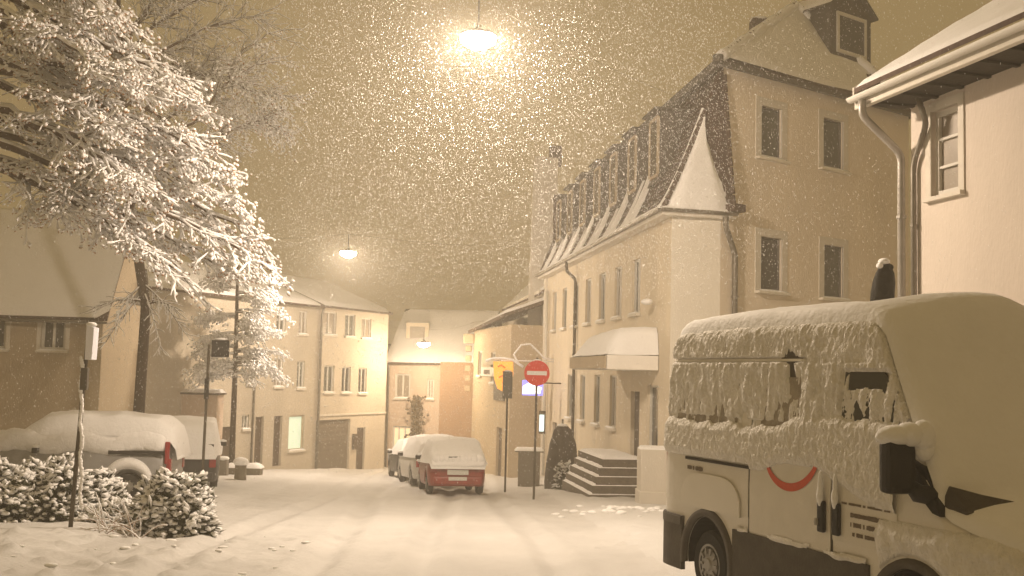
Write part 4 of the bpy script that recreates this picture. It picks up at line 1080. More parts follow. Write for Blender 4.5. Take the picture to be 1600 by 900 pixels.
def upper(s, z):
    lim = vtop(s)-.02-(.03 if s > 3.6 else 0)
    if z > lim: return -.02
    st = abs(vnoise(s+.02*vnoise(s, z, 9, 9, 5), z, 19, 7, 1)); lump = vnoise(s, z, 5, 4, 3)
    fine = .010*vnoise(s, z, 38, 22, 6)+.008*vnoise(s, z, 70, 48, 2)
    h = .018+.015*(1-2.2*st)*(.5+1.2*max(0, vnoise(s, z, 1.5, 2.5, 21)+.4))+.020*lump+fine*(.6+max(0, vnoise(s, z, 2, 3, 31)))
    if z < 2.47:                                  # broken drips over the windows
        k = smooth(2.47, 1.9, z)
        h = .034*vnoise(s, z, 13, 2.8, 8)+.017*vnoise(s, z, 30, 7, 4)+.034-.022*k*(1 if s < 2.7 else .2)+fine
        if 2.3 < s < 2.95: h -= .012*math.exp(-((s-2.62)/.10)**2)
    if 2.49 < z < 2.525 and s < 2.7: h = -.02
    h -= .08*math.exp(-((s-2.44)/.075)**2-((z-2.52)/.06)**2)+.075*math.exp(-((s-2.50+.35*(z-2.35))/.045)**2-((z-2.34)/.15)**2)
    if 1.72 < z < 1.92: h -= .018*(1 if s < 2.5 else 0)
    if s > 3.27 and s < 4.0 and z < 2.42:        # door window
        h = .012+.03*vnoise(s, z, 16, 3.5, 11)+fine
        if z > 2.25+.03*vnoise(s, z, 9, 1, 2) and 3.36 < s < 3.86: h = -.02
        if z > 2.385: h = .01
        h -= .05*math.exp(-((s-3.55-.5*(2.0-z))/.05)**2-((z-1.98)/.12)**2)
    return h
crust('snow_crust', .03, 4.14, 1.72, 2.86, .0135, upper)
def lower(s, z):
    top = 1.86+.05*vnoise(s, 0, 3.0, 0, 5)+.03*vnoise(s, 0, 9, 0, 7)+.14*smooth(2.2, 2.8, s)
    bot = 1.47 if s < 1.90 else 1.43+.02*vnoise(s, 0, 7, 0, 1)
    
    bot += .10*smooth(2.05, 2.5, s)*(1-smooth(3.0, 3.3, s))-.16*smooth(3.2, 3.9, s)
    e = min(top-z, (z-bot)*.9)
    if e < 0: return -.02
    return min(.045, .012+e*.45)*(.85+.22*(1-2*abs(vnoise(s, z, 20, 9, 13))))+.008*vnoise(s, z, 38, 24, 3)+.006*vnoise(s, z, 90, 60, 3)
crust('snow_crust', .02, 4.06, 1.24, 2.08, .0135, lower)
def fender(s, z):
    d = math.hypot(s-XF, z-.40)
    if d < .56: return -.02
    top = 1.20+.03*vnoise(s, 0, 8, 0, 5)
    e = min(top-z, (s-3.82)*1.3+.1*vnoise(s, z, 3, 6, 2), d-.55)
    return -.02 if e < 0 else min(.06, e*.5+.005)*(.8+.4*vnoise(s, z, 10, 8, 3))+.008*vnoise(s, z, 45, 30, 3)
crust('snow_crust', 3.75, 5.2, .55, 1.34, .018, fender)
def sill(s, z):
    c = .815+.03*vnoise(s, 0, 5, 0, 4); k = math.exp(-((z-c)/.028)**2)*max(0, .35+vnoise(s, 0, 2.2, 0, 9))
    return -.012+.045*k
crust('snow_crust', 1.7, 4.0, .70, .92, .014, sill, base=.024)
# snow on roof, windscreen and bonnet: one thick smooth sheet
Sr = [.02, .05, .09, .14, .22, .30]+[.4+.1*k for k in range(31)]+[3.5, 3.57, 3.64, 3.69]+[3.74+.078*k for k in range(10)]+[4.52, 4.58, 4.65, 4.8, 5.0, 5.15, 5.28]
b = L(); rows = []
for s in Sr:
    h = vsec(s, 0); h = h[28:]; full = h+[(WV-y, z) for y, z in h[::-1][1:]]
    rw = []
    for (y, z) in full:
        e = min(y-full[0][0], full[-1][0]-y); k = min(1, e/(.10 if s < 3.4 else .22)+.02); k = math.sqrt(max(0, 1-(1-k)**2))
        tk = (.11-.03*smooth(3.3, 3.9, s))*k*(1 if s > .3 else .5+.5*s/.3)
        sl_ = smooth(3.5, 3.9, s)*(1-smooth(4.45, 4.6, s))
        nrm = V((.86*sl_, 0, 1-.5*sl_)); p = V((s, y, z))+nrm*(tk+.012)
        p.z += (.05+.09*smooth(2.0, 3.6, s)*smooth(.5, 1.6, y))*smooth(0, .9, min(y, (WV-y)*2.2))*(1-smooth(3.6, 4.4, s))
        if s < 3.5: p.z += .03*k*fbm(s*1.2, y*1.2, 2)
        if s < .3: p.x -= .05*k
        rw.append(p)
    rows.append(rw)
n = len(rows[0])
for r in rows: b.v += r
for j in range(len(rows)-1):
    for i in range(n-1): q = j*n+i; b.f.append((q, q+1, q+n+1, q+n))
b.build('snow_sheet', 'snow', van, smooth=True)
# bare dark corner of the windscreen and the A pillar foot
b = L(); b.prism([(4.20, .055, 1.52), (4.36, .052, 1.42), (4.50, .04, 1.32), (4.58, .05, 1.30), (4.56, .08, 1.38), (4.44, .10, 1.50), (4.36, .10, 1.66), (4.22, .09, 1.72)], (0, -.085, 0)); b.build('windscreen_corner', 'plastic', van, bevel=.01)
b = L(); b.prism([(4.50, .04, 1.30), (4.66, .10, 1.24), (4.74, .80, 1.18), (4.62, .80, 1.27), (4.58, .30, 1.36), (4.50, .06, 1.42)], (.085, -.02, .12)); b.build('bonnet_edge', 'cladding', van, bevel=.01)
# mirror
b = L(); b.obox((4.30, -.20, 1.66), (1, 0, 0), (0, 1, 0), (0, 0, 1), .075, .13, .21); mi = b.build('mirror', 'plastic', van, bevel=.05)
b = L(); b.tube([(4.32, -.10, 1.52), (4.36, -.06, 1.46), (4.42, .0, 1.45), (4.46, .06, 1.44)], [.05, .075, .075, .05], 10); b.build('mirror_arm', 'plastic', mi, smooth=True)
b = L(); b.blobs([(4.30, -.21, 1.90), (4.34, -.12, 1.91), (4.38, -.02, 1.90), (4.36, .0, 1.82), (4.28, -.27, 1.88)], [(.13, .17, .085), (.12, .12, .10), (.10, .10, .13), (.09, .09, .12), (.09, .11, .06)], sub=2); b.build('snow_cap', 'snow', mi, smooth=True)
# rear lamps, far side and front, seen from elsewhere
for y in (.05, WV-.05):
    b = L(); b.obox((.02, y+(.09 if y < 1 else -.09), 1.35), (1, 0, 0), (0, 1, 0), (0, 0, 1), .03, .06, .28); b.build('tail_light', 'taillight', van, bevel=.02)
for y in (.30, WV-.30):
    b = L(); b.obox((5.33, y, .86), (1, 0, 0), (0, 1, 0), (0, 0, 1), .06, .16, .11); b.build('headlight', 'glass', van, bevel=.03)
b = L(); b.box(5.30, 5.48, .12, WV-.12, .28, .62); b.build('front_bumper', 'cladding', van, bevel=.05)

# ============================================================ CARS
def car(name, label, loc, rz, Ln, Wd_, T, paint, group='snow covered parked cars', belt=.92, snowth=.10, snowfrom=None, hatch=True, sidewin=True, zb=.24, dark_low=None):
    root = thing(name, loc, label, 'car', group, rz)
    def top(s):
        for (a, za), (b_, zb_) in zip(T[:-1], T[1:]):
            if s <= b_: return za+(zb_-za)*(s-a)/(b_-a)
        return T[-1][1]
    hw = Wd_/2
    def sec(s, off=0):
        t = top(s)+off; e = .16*math.exp(-s/.15)+.2*math.exp(-(Ln-s)/.2); w = hw-e+off*.6
        up = max(0, t-belt)
        ww = w-.20*min(1, up/.5)-.02
        bz = min(belt, t-.10)
        side = [(w-.03, zb), (w, zb+.12), (w+.015, (zb+bz)/2), (w-.01, bz-.05), (w-.05, bz), (w-.05-(w-.05-ww)*.5, bz+(t-.06-bz)*.5), (ww, t-.06), (ww-.06, t-.015), (ww-.16, t), (ww*.4, t+.03), (0, t+.035)]
        return side
    S_ = sorted({round(x, 3) for x in [a for a, _ in T]+[Ln*k/36 for k in range(37)]})
    def loft(off, k0, nm, m, par, amp=0, drop=0):
        b = L(); rows = []
        for s in S_:
            h = sec(s, off)[k0:]; full = [(-y, z) for y, z in h]+[(y, z) for y, z in h[::-1][1:]]
            rows.append([V((s-(off*.8*(1-min(1, s/.5))), y, z+(amp*fbm(s*1.5+loc[0], y*1.5, z) if amp and 0 < i < len(full)-1 else 0))) for i, (y, z) in enumerate(full)])
        n = len(rows[0])
        for r in rows: b.v += r
        for j in range(len(rows)-1):
            for i in range(n-1): q = j*n+i; b.f.append((q, q+1, q+n+1, q+n))
        b.f.append(tuple(range(n))); b.f.append(tuple(range((len(rows)-1)*n, len(rows)*n))[::-1])
        if k0 == 0:
            for j in range(len(rows)-1): b.f.append((j*n, (j+1)*n, (j+1)*n+n-1, j*n+n-1))
        return b.build(nm, m, par, smooth=True)
    bd = loft(0, 0, 'body', paint, root); bd.modifiers.new('e', 'EDGE_SPLIT').split_angle = R(50)
    wr = .31; xs = (.19*Ln, .80*Ln)
    for o_, b_ in [(bd, None)]:
        cutters = []
        for x in xs:
            for sgn in (-1, 1):
                cb_ = L(); cb_.lathe((0, 0, 0), [(wr+.07, -.25), (wr+.07, .25)], 28); oc = cb_.build('cutter', 'plastic')
                oc.matrix_world = world(root) @ Matrix.Translation((x, sgn*hw, wr)) @ Matrix.Rotation(math.pi/2, 4, 'X')
                md = bd.modifiers.new('b', 'BOOLEAN'); md.object = oc; md.solver = 'EXACT'; cutters.append(oc)
        bpy.context.view_layer.update(); dg = bpy.context.evaluated_depsgraph_get()
        me = bpy.data.meshes.new_from_object(bd.evaluated_get(dg)); bd.modifiers.clear(); bd.data = me
        for oc in cutters: bpy.data.objects.remove(oc, do_unlink=True)
    for x in xs:
        for sgn in (-1, 1): wheel(root, x, sgn*(hw-.11), wr, wr, .19, -sgn if sgn > 0 else 1)
    loft(snowth, 4 if snowfrom is None else snowfrom, 'snow_cover', 'snow', root, amp=.05)
    # glass of the side windows
    if sidewin:
        for sgn in (-1, 1):
            b = L(); pts = []
            lo = .16*Ln; hi = .66*Ln; n_ = 14
            for k in range(n_+1):
                s = lo+(hi-lo)*k/n_; h = sec(s, 0); pts.append((s, h[4], h[6]))
            for s, a, c_ in pts: b.v += [V((s, sgn*(a[0]+.006-.0), a[1]+.03)), V((s, sgn*((a[0]*.5+c_[0]*.5)+.018), (a[1]+c_[1])/2)), V((s, sgn*(c_[0]+.012), c_[1]-.03))]
            for k in range(n_):
                for i in range(2): q = 3*k+i; b.f.append((q, q+1, q+4, q+3))
            b.build('side_window', 'glass', root)
    # rear lights, bumper, plate, mirrors
    for sgn in (-1, 1):
        b = L(); b.obox((.03, sgn*(hw-.16), .78), (1, 0, 0), (0, 1, 0), (0, 0, 1), .05, .09, .16); b.build('tail_light', 'taillight', root, bevel=.02)
        b = L(); b.obox((.62*Ln, sgn*(hw+.09), belt+.08), (1, 0, 0), (0, 1, 0), (0, 0, 1), .06, .09, .06); o = b.build('wing_mirror', 'plastic', root, bevel=.02)
        b = L(); b.blobs([(.62*Ln, sgn*(hw+.09), belt+.16)], [(.09, .11, .05)], sub=1); b.build('snow_cap', 'snow', o, smooth=True)
    b = L(); b.box(-.05, .12, -hw+.14, hw-.14, .28, .50); b.build('rear_bumper', paint if not dark_low else dark_low, root, bevel=.04)
    b = L(); b.box(-.065, -.051, -.26, .26, .40, .50); b.build('number_plate', 'plate', root)
    return root
THB = [(0, .70), (.05, .84), (.10, .98), (.30, 1.10), (.62, 1.36), (1.2, 1.42), (2.2, 1.40), (2.9, .98), (3.7, .84), (3.85, .6)]
def ground_at(x, y): return gz(x, y)+.02
tilt = -math.atan(.06)
def place(px, y, px2=None): return (xat(px, y, 750), y, ground_at(0, y))
fwd = math.atan2(SD.y, SD.x)
c = place(715, 31.0); rc = car('red_hatchback', 'small red hatchback under thick snow, nearest of the cars parked at the kerb', c, fwd+.03, 3.85, 1.66, THB, 'redpaint', snowth=.17, snowfrom=3)
rc.rotation_euler = (0, 0.06, fwd+.03)
# snow shelf and wiper on its tailgate
b = L(); n0 = 0
b.blobs([(.05, y, .98+.01*random.random()) for y in np.linspace(-.62, .62, 9)], [(.20, .16, .17)]*9, sub=2); b.build('snow_ledge', 'snow', rc, smooth=True)
b = L(); b.tube([(-.10, -.05, 1.06), (-.12, .28, 1.05)], .015, 6); b.build('rear_wiper', 'plastic', rc)
b = L(); b.box(-.075, -.062, -.30, .30, .56, .70); b.build('boot_trim', 'plate', rc)
TW = [(0, .75), (.05, 1.0), (.12, 1.25), (.5, 1.50), (1.3, 1.55), (2.6, 1.50), (3.3, 1.05), (4.2, .92), (4.35, .65)]
c = place(688, 36.2); wc_ = car('white_estate', 'white car buried in snow, behind and left of the red hatchback', c, fwd+.10, 4.35, 1.76, TW, 'whitepaint', snowth=.12); wc_.rotation_euler = (0, .06, fwd+.10)
c = place(661, 42.0); dc_ = car('dark_compact', 'far dark car in snow, only its left edge past the white car', c, fwd+.12, 4.0, 1.7, THB, 'darkpaint', snowth=.12); dc_.rotation_euler = (0, .06, fwd+.12)
# silver estate on the left, side on, with its tail to the right
TS = [(0, .80), (.04, 1.15), (.12, 1.45), (.35, 1.66), (1.2, 1.74), (2.8, 1.70), (3.55, 1.18), (4.5, 1.0), (4.7, .7)]
sy = 25.0; c = (xat(258, sy, 720), sy+.9, gz(0, sy)+.02)
sv = car('silver_estate', 'silver estate car at left behind the bushes, thick snow on roof and bonnet', c, math.pi+.10, 4.7, 1.8, TS, 'silver', belt=1.02, snowth=.20, snowfrom=5, sidewin=False)
b = L(); hw = .9
b.blobs([(.30+.05*k, hw-.09, 1.28+.05*math.sin(k*.23)+.03*nz(k*.31, 2)) for k in range(82)], [(.22, .13, .25)]*82, sub=2); b.build('snow_drift', 'snow', sv, smooth=True)
b = L(); b.box(.12, 1.35, hw-.02, hw+.02, 1.03, 1.12); b.build('window_strip', 'plastic', sv)
b = L(); b.obox((.06, hw-.06, 1.08), (1, 0, 0), (0, 1, 0), (0, 0, 1), .05, .05, .25); b.build('tail_light', 'taillight', sv, bevel=.02)
b = L(); A_ = 20; x0 = .19*4.7
b.tube([(x0+.50*math.cos(t), hw+.02, .36+.48*math.sin(t)) for t in [math.pi*k/A_ for k in range(A_+1)]], [.04+.09*math.sin(math.pi*k/A_) for k in range(A_+1)], 8); b.build('snow_rim', 'snow', sv, smooth=True)
sy = 29.5; c = (xat(288, sy, 720), sy, gz(0, sy)+.02)
TV = [(0, .85), (.05, 1.15), (.15, 1.5), (.4, 1.68), (1.4, 1.74), (2.8, 1.68), (3.5, 1.1), (4.3, .95), (4.45, .7)]
dv = car('dark_people_carrier', 'dark people carrier under snow, tail lamp just behind the silver estate', c, math.pi/2+.25, 4.45, 1.78, TV, 'darkpaint', belt=1.0, snowth=.15, snowfrom=3); 
b = L(); b.box(-.07, -.03, -.75, .2, .95, 1.25); b.build('rear_window', 'glass', dv)
for s in (-.80, ): b = L(); b.obox((.0, .72, 1.0), (1, 0, 0), (0, 1, 0), (0, 0, 1), .06, .14, .18); b.build('tail_light', 'taillight', dv, bevel=.02)

# ============================================================ SIGNS, POSTS, LAMPS
def ring_disc(b, c, r, y0, y1, seg=40): b.lathe(c, [(r, y0), (r, y1)], seg, Matrix.Rotation(math.pi/2, 3, 'X'))
# no entry
y = 29.6; c = at(839, 583, y); base = at(834, 776, y)
ns_ = thing('no_entry_sign', (base.x, y, gz(0, y)), 'round red no entry sign with white bar on a thin post', 'traffic sign')
MB().tube([(base.x, y+.05, gz(0, y)-.15), (c.x, y+.05, c.z+.42)], .032, 8).build('post', 'post', ns_)
b = MB(); ring_disc(b, c, .345, -.012, .012); d = b.build('disc', 'signred', ns_)
b = MB(); b.box(c.x-.27, c.x+.27, y-.020, y-.0135, c.z-.055, c.z+.055); b.build('bar', 'signwhite', d)
MB().blobs([(c.x, y+.03, c.z+.355)], [(.13, .04, .028)], sub=1).build('snow_cap', 'snow', ns_, smooth=True)
# grey signal head seen from behind
y = 33.5; c = at(793, 601, y); base = at(789, 765, y)
sg = thing('signal_board', (base.x, y, gz(0, y)), 'narrow dark upright signal board on a post left of the no entry sign', 'traffic sign')
MB().tube([(base.x, y+.06, gz(0, y)-.15), (c.x, y+.06, c.z+.35)], .032, 8).build('post', 'post', sg)
b = MB(); b.box(c.x-.15, c.x+.15, y-.03, y+.02, c.z-.42, c.z+.40); o = b.build('board', 'signgrey', sg, bevel=.01)
MB().blobs([(c.x, y, c.z+.42)], [(.14, .05, .03)], sub=1).build('snow_cap', 'snow', sg, smooth=True)
# left leaning post with an edge-on sign catching the lamp light
y = 16.8; p0 = at(109, 832, y); p1 = at(140, 500, y); p0.z = gz(0, y)-.12
ls = thing('leaning_sign_post', (p0.x, y, gz(0, y)), 'leaning snowy post with a narrow bright sign seen nearly edge on', 'traffic sign')
pm = at(133, 575, y)
MB().tube([p0, pm, p1.lerp(pm, .3)], [.036, .034, .03], 8).build('post', 'post', ls)
sb0 = [at(px, py, y-.06) for px, py in ((132, 562), (143, 562), (147, 512), (135, 508))]
b = MB(); b.prism(sb0, (0.02, .16, 0)); o = b.build('sign_plate', 'signface', ls, bevel=.006)
MB().blobs([tuple((sb0[2]+sb0[3])/2+V((0, .05, .03)))], [(.085, .07, .04)], sub=2).build('snow_cap', 'snow', ls, smooth=True)
b = MB(); k0 = at(132, 592, y-.04); b.obox(k0, (1, 0, 0), (0, 1, 0), (0, 0, 1), .055, .04, .17); b.build('clamp', 'signgrey', ls, bevel=.01)
P = [at(130+1.6*math.sin(k*.4), 560+k*3.6, y-.05) for k in range(66)]
MB().blobs([(p.x-.025-.012*random.random(), p.y, p.z) for p in P], [(.022+.016*random.random(), .03, .045) for _ in P], sub=1).build('snow_crust', 'snow', ls, smooth=True)
# square sign seen from behind
y = 26.5; c = at(344, 545, y); q0 = at(317, 722, y); q1 = at(327, 538, y)
qs = thing('square_sign', (q0.x, y, gz(0, y)), 'dark square sign on a tall post by the parked cars', 'traffic sign')
MB().tube([(q0.x, y, gz(0, y)-.1), q1], .034, 8).build('post', 'post', qs)
b = MB(); hs = .21; b.prism([c+V((-hs, 0, -hs*.95)), c+V((hs, .04, -hs*.95)), c+V((hs, .04, hs)), c+V((-hs, 0, hs))], (0, .02, 0)); b.build('plate', 'plastic', qs)
b = MB(); b.obox(at(323, 607, y-.05), (1, 0, 0), (0, 1, 0), (0, 0, 1), .05, .04, .26); b.build('clamp', 'plastic', qs, bevel=.01)
MB().blobs([tuple(c+V((0, .02, .24)))], [(.2, .06, .03)], sub=1).build('snow_cap', 'snow', qs, smooth=True)
# stone bollard and litter bin
y = 36.0; c = at(375, 754, y); zb = gz(0, y)-.1; zt = at(375, 724, y).z
bo = thing('stone_bollard', (c.x, y, gz(0, y)), 'stubby stone bollard with a round cap of snow beside the road', 'bollard')
MB().lathe((c.x, y, 0), [(.20, zb), (.205, zb+.1), (.19, (zb+zt)/2), (.185, zt)], 18).build('body', 'stone', bo, smooth=True)
MB().blobs([(c.x, y, zt+.05)], [(.26, .26, .16)], sub=2).build('snow_cap', 'snow', bo, smooth=True)
y = 39.5; c = at(349, 735, y); zb = gz(0, y)-.1
li = thing('litter_bin', (c.x, y, gz(0, y)), 'small dark bin with snow against the grey house', 'bin')
MB().box(c.x-.16, c.x+.16, y-.15, y+.15, zb, zb+.75).build('body', 'cabinet', li, bevel=.03); MB().blobs([(c.x, y, zb+.78)], [(.2, .2, .09)], sub=2).build('snow_cap', 'snow', li, smooth=True)
y = 40.5; c = at(386, 718, y)
pl = thing('planter', (c.x, y, gz(0, y)), 'low planter trough heaped with snow in front of the doors', 'planter')
MB().box(c.x-.75, c.x+.55, y-.25, y+.25, gz(0, y)-.1, gz(0, y)+.35).build('trough', 'stone', pl, bevel=.03)
b = MB(); z = gz(0, y)+.35; snowpatch(b, (c.x-.8, y-.3, z), (c.x+.6, y-.3, z), (c.x+.6, y+.3, z), (c.x-.8, y+.3, z), 16, 8, .16, .06, 2.2, edge=.2); b.build('snow_cap', 'snow', pl, smooth=True)

def lamp(px, py, y, w, label, watts, wire, colr=(1, .80, .61), es=None):
    c = at(px, py, y); r = w/2
    root = thing('street_lamp', (c.x, c.y, c.z), label, 'street lamp', 'lamps hung above the street')
    e0 = 2.15*watts/39.5/(1.25*w*w*.25)
    b = L(); b.lathe((0, 0, 0), [(r*.18, -r*.56), (r*.55, -r*.48), (r*.85, -r*.30), (r*.93, -r*.20)], 32); bo = b.build('bowl', mat('glowing_bowl', (.9, .9, .9), .4, emit=colr, estr=e0*.5), root, smooth=True)
    b = L(); n_ = 32
    for k in range(n_):
        t = 2*math.pi*k/n_; b.v += [V((q*r*math.cos(t), q*r*math.sin(t), z*r)) for q, z in ((.932, -.198), (.99, -.06), (1.0, .03))]
    for k in range(n_):
        k2 = (k+1) % n_
        for i_ in range(2): b.f.append((3*k+i_, 3*k2+i_, 3*k2+i_+1, 3*k+i_+1))
    b.build('glowing_rim', mat('glowing_rim', (.9, .9, .9), .4, emit=colr, estr=e0*2.2), bo, smooth=True)
    b = L(); b.lathe((0, 0, 0), [(r*1.06, .032), (r*1.0, .08), (r*.55, r*.32), (r*.22, r*.42), (r*.18, r*.62), (.01, r*.65)], 32); b.build('cap', 'lampcap', root, smooth=True)
    b = L(); b.tube([(0, 0, r*.6), (0, 0, r*.6+.55)], .02, 6); h = b.build('hanger', 'lampcap', root)
    b = L(); top = V((0, 0, r*.6+.55))
    for e in wire:
        e = V(e)-c; pts = [top.lerp(e, k/10)-V((0, 0, .5*math.sin(math.pi*k/10)*.4)) for k in range(11)]; b.tube(pts, .004, 5)
    b.build('span_wire', 'lampcap', root)
    return root
lamp(747, 60, 19.0, .64, 'nearest and largest street lamp hanging over the street, glowing white', 3700, [(-14, 19.5, 9.6), (5.6, 28.0, 9.2)])
lamp(544, 395, 42.0, .62, 'second street lamp, hanging in front of the sky above the grey house', 2900, [(-13.5, 42, 7.4), (2.0, 42.5, 7.4)])
lamp(662, 537, 53.5, .62, 'farthest street lamp, glowing in front of the rose cottage roof', 1200, [(-7, 54.8, 4.9), (-1.7, 54, 4.9)], (1, .76, .50))

# ============================================================ TREES
class Tree:
    def __init__(s): s.bark = MB(); s.snow = MB(); s.tips = []; s.twig = MB()
    def tube(s, pts, r0, r1, snow=1.0, seg=6):
        n = len(pts); rad = [r0+(r1-r0)*i/(n-1) for i in range(n)]
        s.bark.tube(pts, rad, seg)
        if snow > 0:
            sp, sr = [], []
            for i, p in enumerate(pts):
                k = .6+.4*math.sin(i*1.7+p.x*9); sp.append(V(p)+V((0, 0, rad[i]*.75+.006))); sr.append(max(.004, rad[i]*.62+.013*snow*k))
            s.snow.tube(sp, sr, 5)
def bend(p0, d, length, n, curl, droop, wob):
    pts = [V(p0)]; d = V(d).normalized()
    for i in range(n):
        d = (d+V((random.gauss(0, wob), random.gauss(0, wob), random.gauss(0, wob)-droop+curl*i/n))).normalized()
        pts.append(pts[-1]+d*(length/n))
    return pts, d
def side(d, ang):
    a = d.orthogonal().normalized(); a.rotate(Matrix.Rotation(random.uniform(0, 2*math.pi), 3, d)); return (d*math.cos(ang)+a*math.sin(ang)).normalized()
def flatside(d, ang, sg):
    a = d.cross(V((0, 0, 1))); a = a.normalized() if a.length > .1 else V((1, 0, 0)); a = (a*sg+V((0, 0, random.uniform(-.45, .35)))).normalized()
    return (d*math.cos(ang)+a*math.sin(ang)).normalized()
def finish(T, root, leaves=0, lumps=6, lsize=.035, ssize=.032, spread=.07):
    T.bark.build('branches', 'twig', root, smooth=True); T.snow.build('snow_on_branches', 'snow', root, smooth=True)
    tips = T.tips
    if tips and lumps:
        P = []; D = []
        for p, d in tips:
            for k in range(lumps):
                P.append(tuple(p+V((random.gauss(0, spread), random.gauss(0, spread), random.gauss(0, spread*.7)-.02)))); D.append(tuple(d+V((random.gauss(0, .5), random.gauss(0, .5), random.gauss(-.5, .4)))))
        P = np.array(P); D = np.array(D); n = len(P)
        S = np.stack([RNG.uniform(.6, 1.3, n)*ssize, RNG.uniform(.4, .9, n)*ssize, RNG.uniform(.4, .75, n)*ssize], 1)*RNG.uniform(.6, 1.25, (n, 1))
        MB().blobs(P+np.array([0, 0, ssize*.3]), S, rots(D), sub=1).build('snow_clusters', 'snow', root, smooth=True)
        if leaves:
            idx = RNG.random(n) < leaves
            S2 = S[idx]*np.array([1.05, .9, .5]); MB().blobs(P[idx]-np.array([0, 0, ssize*.25]), S2, rots(D[idx]), sub=0).build('dry_leaves', 'dryleaf', root)

# big tree at left: limbs sweep to the right and droop
yT = 22.5
tb = at(-110, 700, yT); tb.z = 0
bt = thing('snowy_tree', (tb.x, yT, gz(0, yT)), 'big snow laden tree at left, its brightly lit limbs drooping over the parked cars', 'tree')
tops = at(-70, -420, yT)
MB().tube([(tb.x, yT, gz(0, yT)-.3), (tb.x+.05, yT, 2.2), (tb.x+.1, yT+.1, 5), (tb.x+.2, yT, 8), tuple(tops)], [.36, .30, .25, .18, .06], 14).build('trunk', 'bark', bt, smooth=True)
T = Tree()
# (start py on trunk, control px,py, end px,py, depth shift)
LIMBS = [(-180, 60, -60, 205, 20, -1), (-120, 60, -20, 255, 75, 1.0), (-60, 90, 40, 300, 120, -.8), (0, 110, 90, 330, 165, .8),
         (40, 90, 110, 250, 130, -1.6), (60, 130, 150, 345, 235, -1.0), (110, 150, 180, 395, 268, .6), (150, 170, 225, 405, 322, -.6), (190, 180, 240, 440, 372, .3),
         (200, 150, 270, 440, 408, -1.2), (230, 130, 280, 385, 425, .9), (240, 120, 290, 300, 418, -1.5), (250, 80, 285, 185, 338, -.6), (90, 80, 120, 190, 200, -2.0), (-20, 60, 40, 170, 90, -2.2), (140, 90, 200, 260, 290, -2.2),
         (-90, 30, 0, 140, 60, 1.8), (30, 60, 90, 230, 190, 1.8), (170, 100, 190, 330, 345, 1.9)]
for (sy_, cx_, cy_, ex, ey, dz) in LIMBS:
    a = at(-75, sy_, yT); b_ = at(cx_, cy_, yT+dz*.5); c_ = at(ex-38, ey-4, yT+dz)
    pts = []; N = 14
    for k in range(N+1):
        t = k/N; p = a.lerp(b_, t).lerp(b_.lerp(c_, t), t); pts.append(p+V((random.gauss(0, .03), random.gauss(0, .05), random.gauss(0, .03))))
    T.tube(pts, .095, .022, 2.6, 8)
    for k in range(3, N+1):
        d = (pts[min(k+1, N)]-pts[k-1]).normalized()
        for q in range(1 if k < 6 else 2):
            sg = random.choice((-1, 1)); dd = flatside(d, random.uniform(.3, .8), sg); ln = random.uniform(.7, 1.6)*(1.15-.5*k/N)
            sp, ed = bend(pts[k].lerp(pts[k-1], random.random()), dd, ln, 6, .10, .05, .10)
            T.tube(sp, .026, .011, 2.3, 5)
            for m_ in range(2, 7):
                for w_ in range(1 if m_ < 5 else 2):
                    d2 = flatside((sp[m_]-sp[m_-1]).normalized(), random.uniform(.3, .9), random.choice((-1, 1)))
                    s2, e2 = bend(sp[m_], d2, random.uniform(.25, .6), 4, .1, .06, .12)
                    T.tube(s2, .010, .007, 1.9, 4)
                    if random.random() < .62: T.tips.append((s2[-1], e2))
            T.tips.append((sp[-1], ed))
finish(T, bt, leaves=.6, lumps=5, ssize=.050, spread=.085)

# taller tree farther back: thin trunk behind the silver estate
yT = 31.0
b0 = at(212, 700, yT); b1 = at(228, 480, yT); b2 = at(205, 330, yT); b3 = at(190, 120, yT); b4 = at(180, -120, yT)
mt = thing('tall_tree', (b0.x, yT, gz(0, yT)), 'tall dim bare tree with thin dark trunk rising behind the silver estate', 'tree')
MB().tube([(b0.x, yT, gz(0, yT)-.2), b1, b2, b3, b4], [.17, .14, .13, .09, .03], 10).build('trunk', 'bark', mt, smooth=True)
T = Tree(); TP = [b1, b2, b3, b4]
def onpath(TP, t):
    k = min(len(TP)-2, int(t*(len(TP)-1))); f = t*(len(TP)-1)-k; return TP[k].lerp(TP[k+1], f)
ENDS = [(430, 150), (425, 180), (400, 100), (420, 60), (395, 20), (360, -20), (330, -60), (400, 190), (350, 160), (60, 120), (100, 40), (60, -40), (130, 220), (280, -60), (300, 60), (250, 0), (380, 130), (340, 90), (300, 250), (90, 300)]
for i, (ex, ey) in enumerate(ENDS):
    t = random.uniform(.35, .85) if ey > 0 else random.uniform(.6, .95)
    a = onpath(TP, t); c_ = at(ex, ey, yT+random.uniform(-1.5, 1.5)); m0 = a.lerp(c_, .5)+V((0, 0, .5))
    pts = [a.lerp(m0, k/10).lerp(m0.lerp(c_, k/10), k/10)+V((random.gauss(0, .06), random.gauss(0, .06), random.gauss(0, .06))) for k in range(11)]
    T.tube(pts, .06, .014, .6, 6)
    for k in range(3, 11):
        for q in range(4):
            d = side((pts[k]-pts[k-1]).normalized(), random.uniform(.4, 1.0)); sp, ed = bend(pts[k], d, random.uniform(.5, 1.2), 5, 0, .03, .12); T.tube(sp, .014, .006, .7, 4)
            for m_ in range(1, 6):
                s2, e2 = bend(sp[m_], side((sp[m_]-sp[m_-1]).normalized(), random.uniform(.4, .9)), random.uniform(.2, .5), 2, 0, .05, .1); T.tube(s2, .007, .004, .8, 3)
                if ex > 340 and ey > 80 and k > 6: T.tips.append((s2[-1], e2))
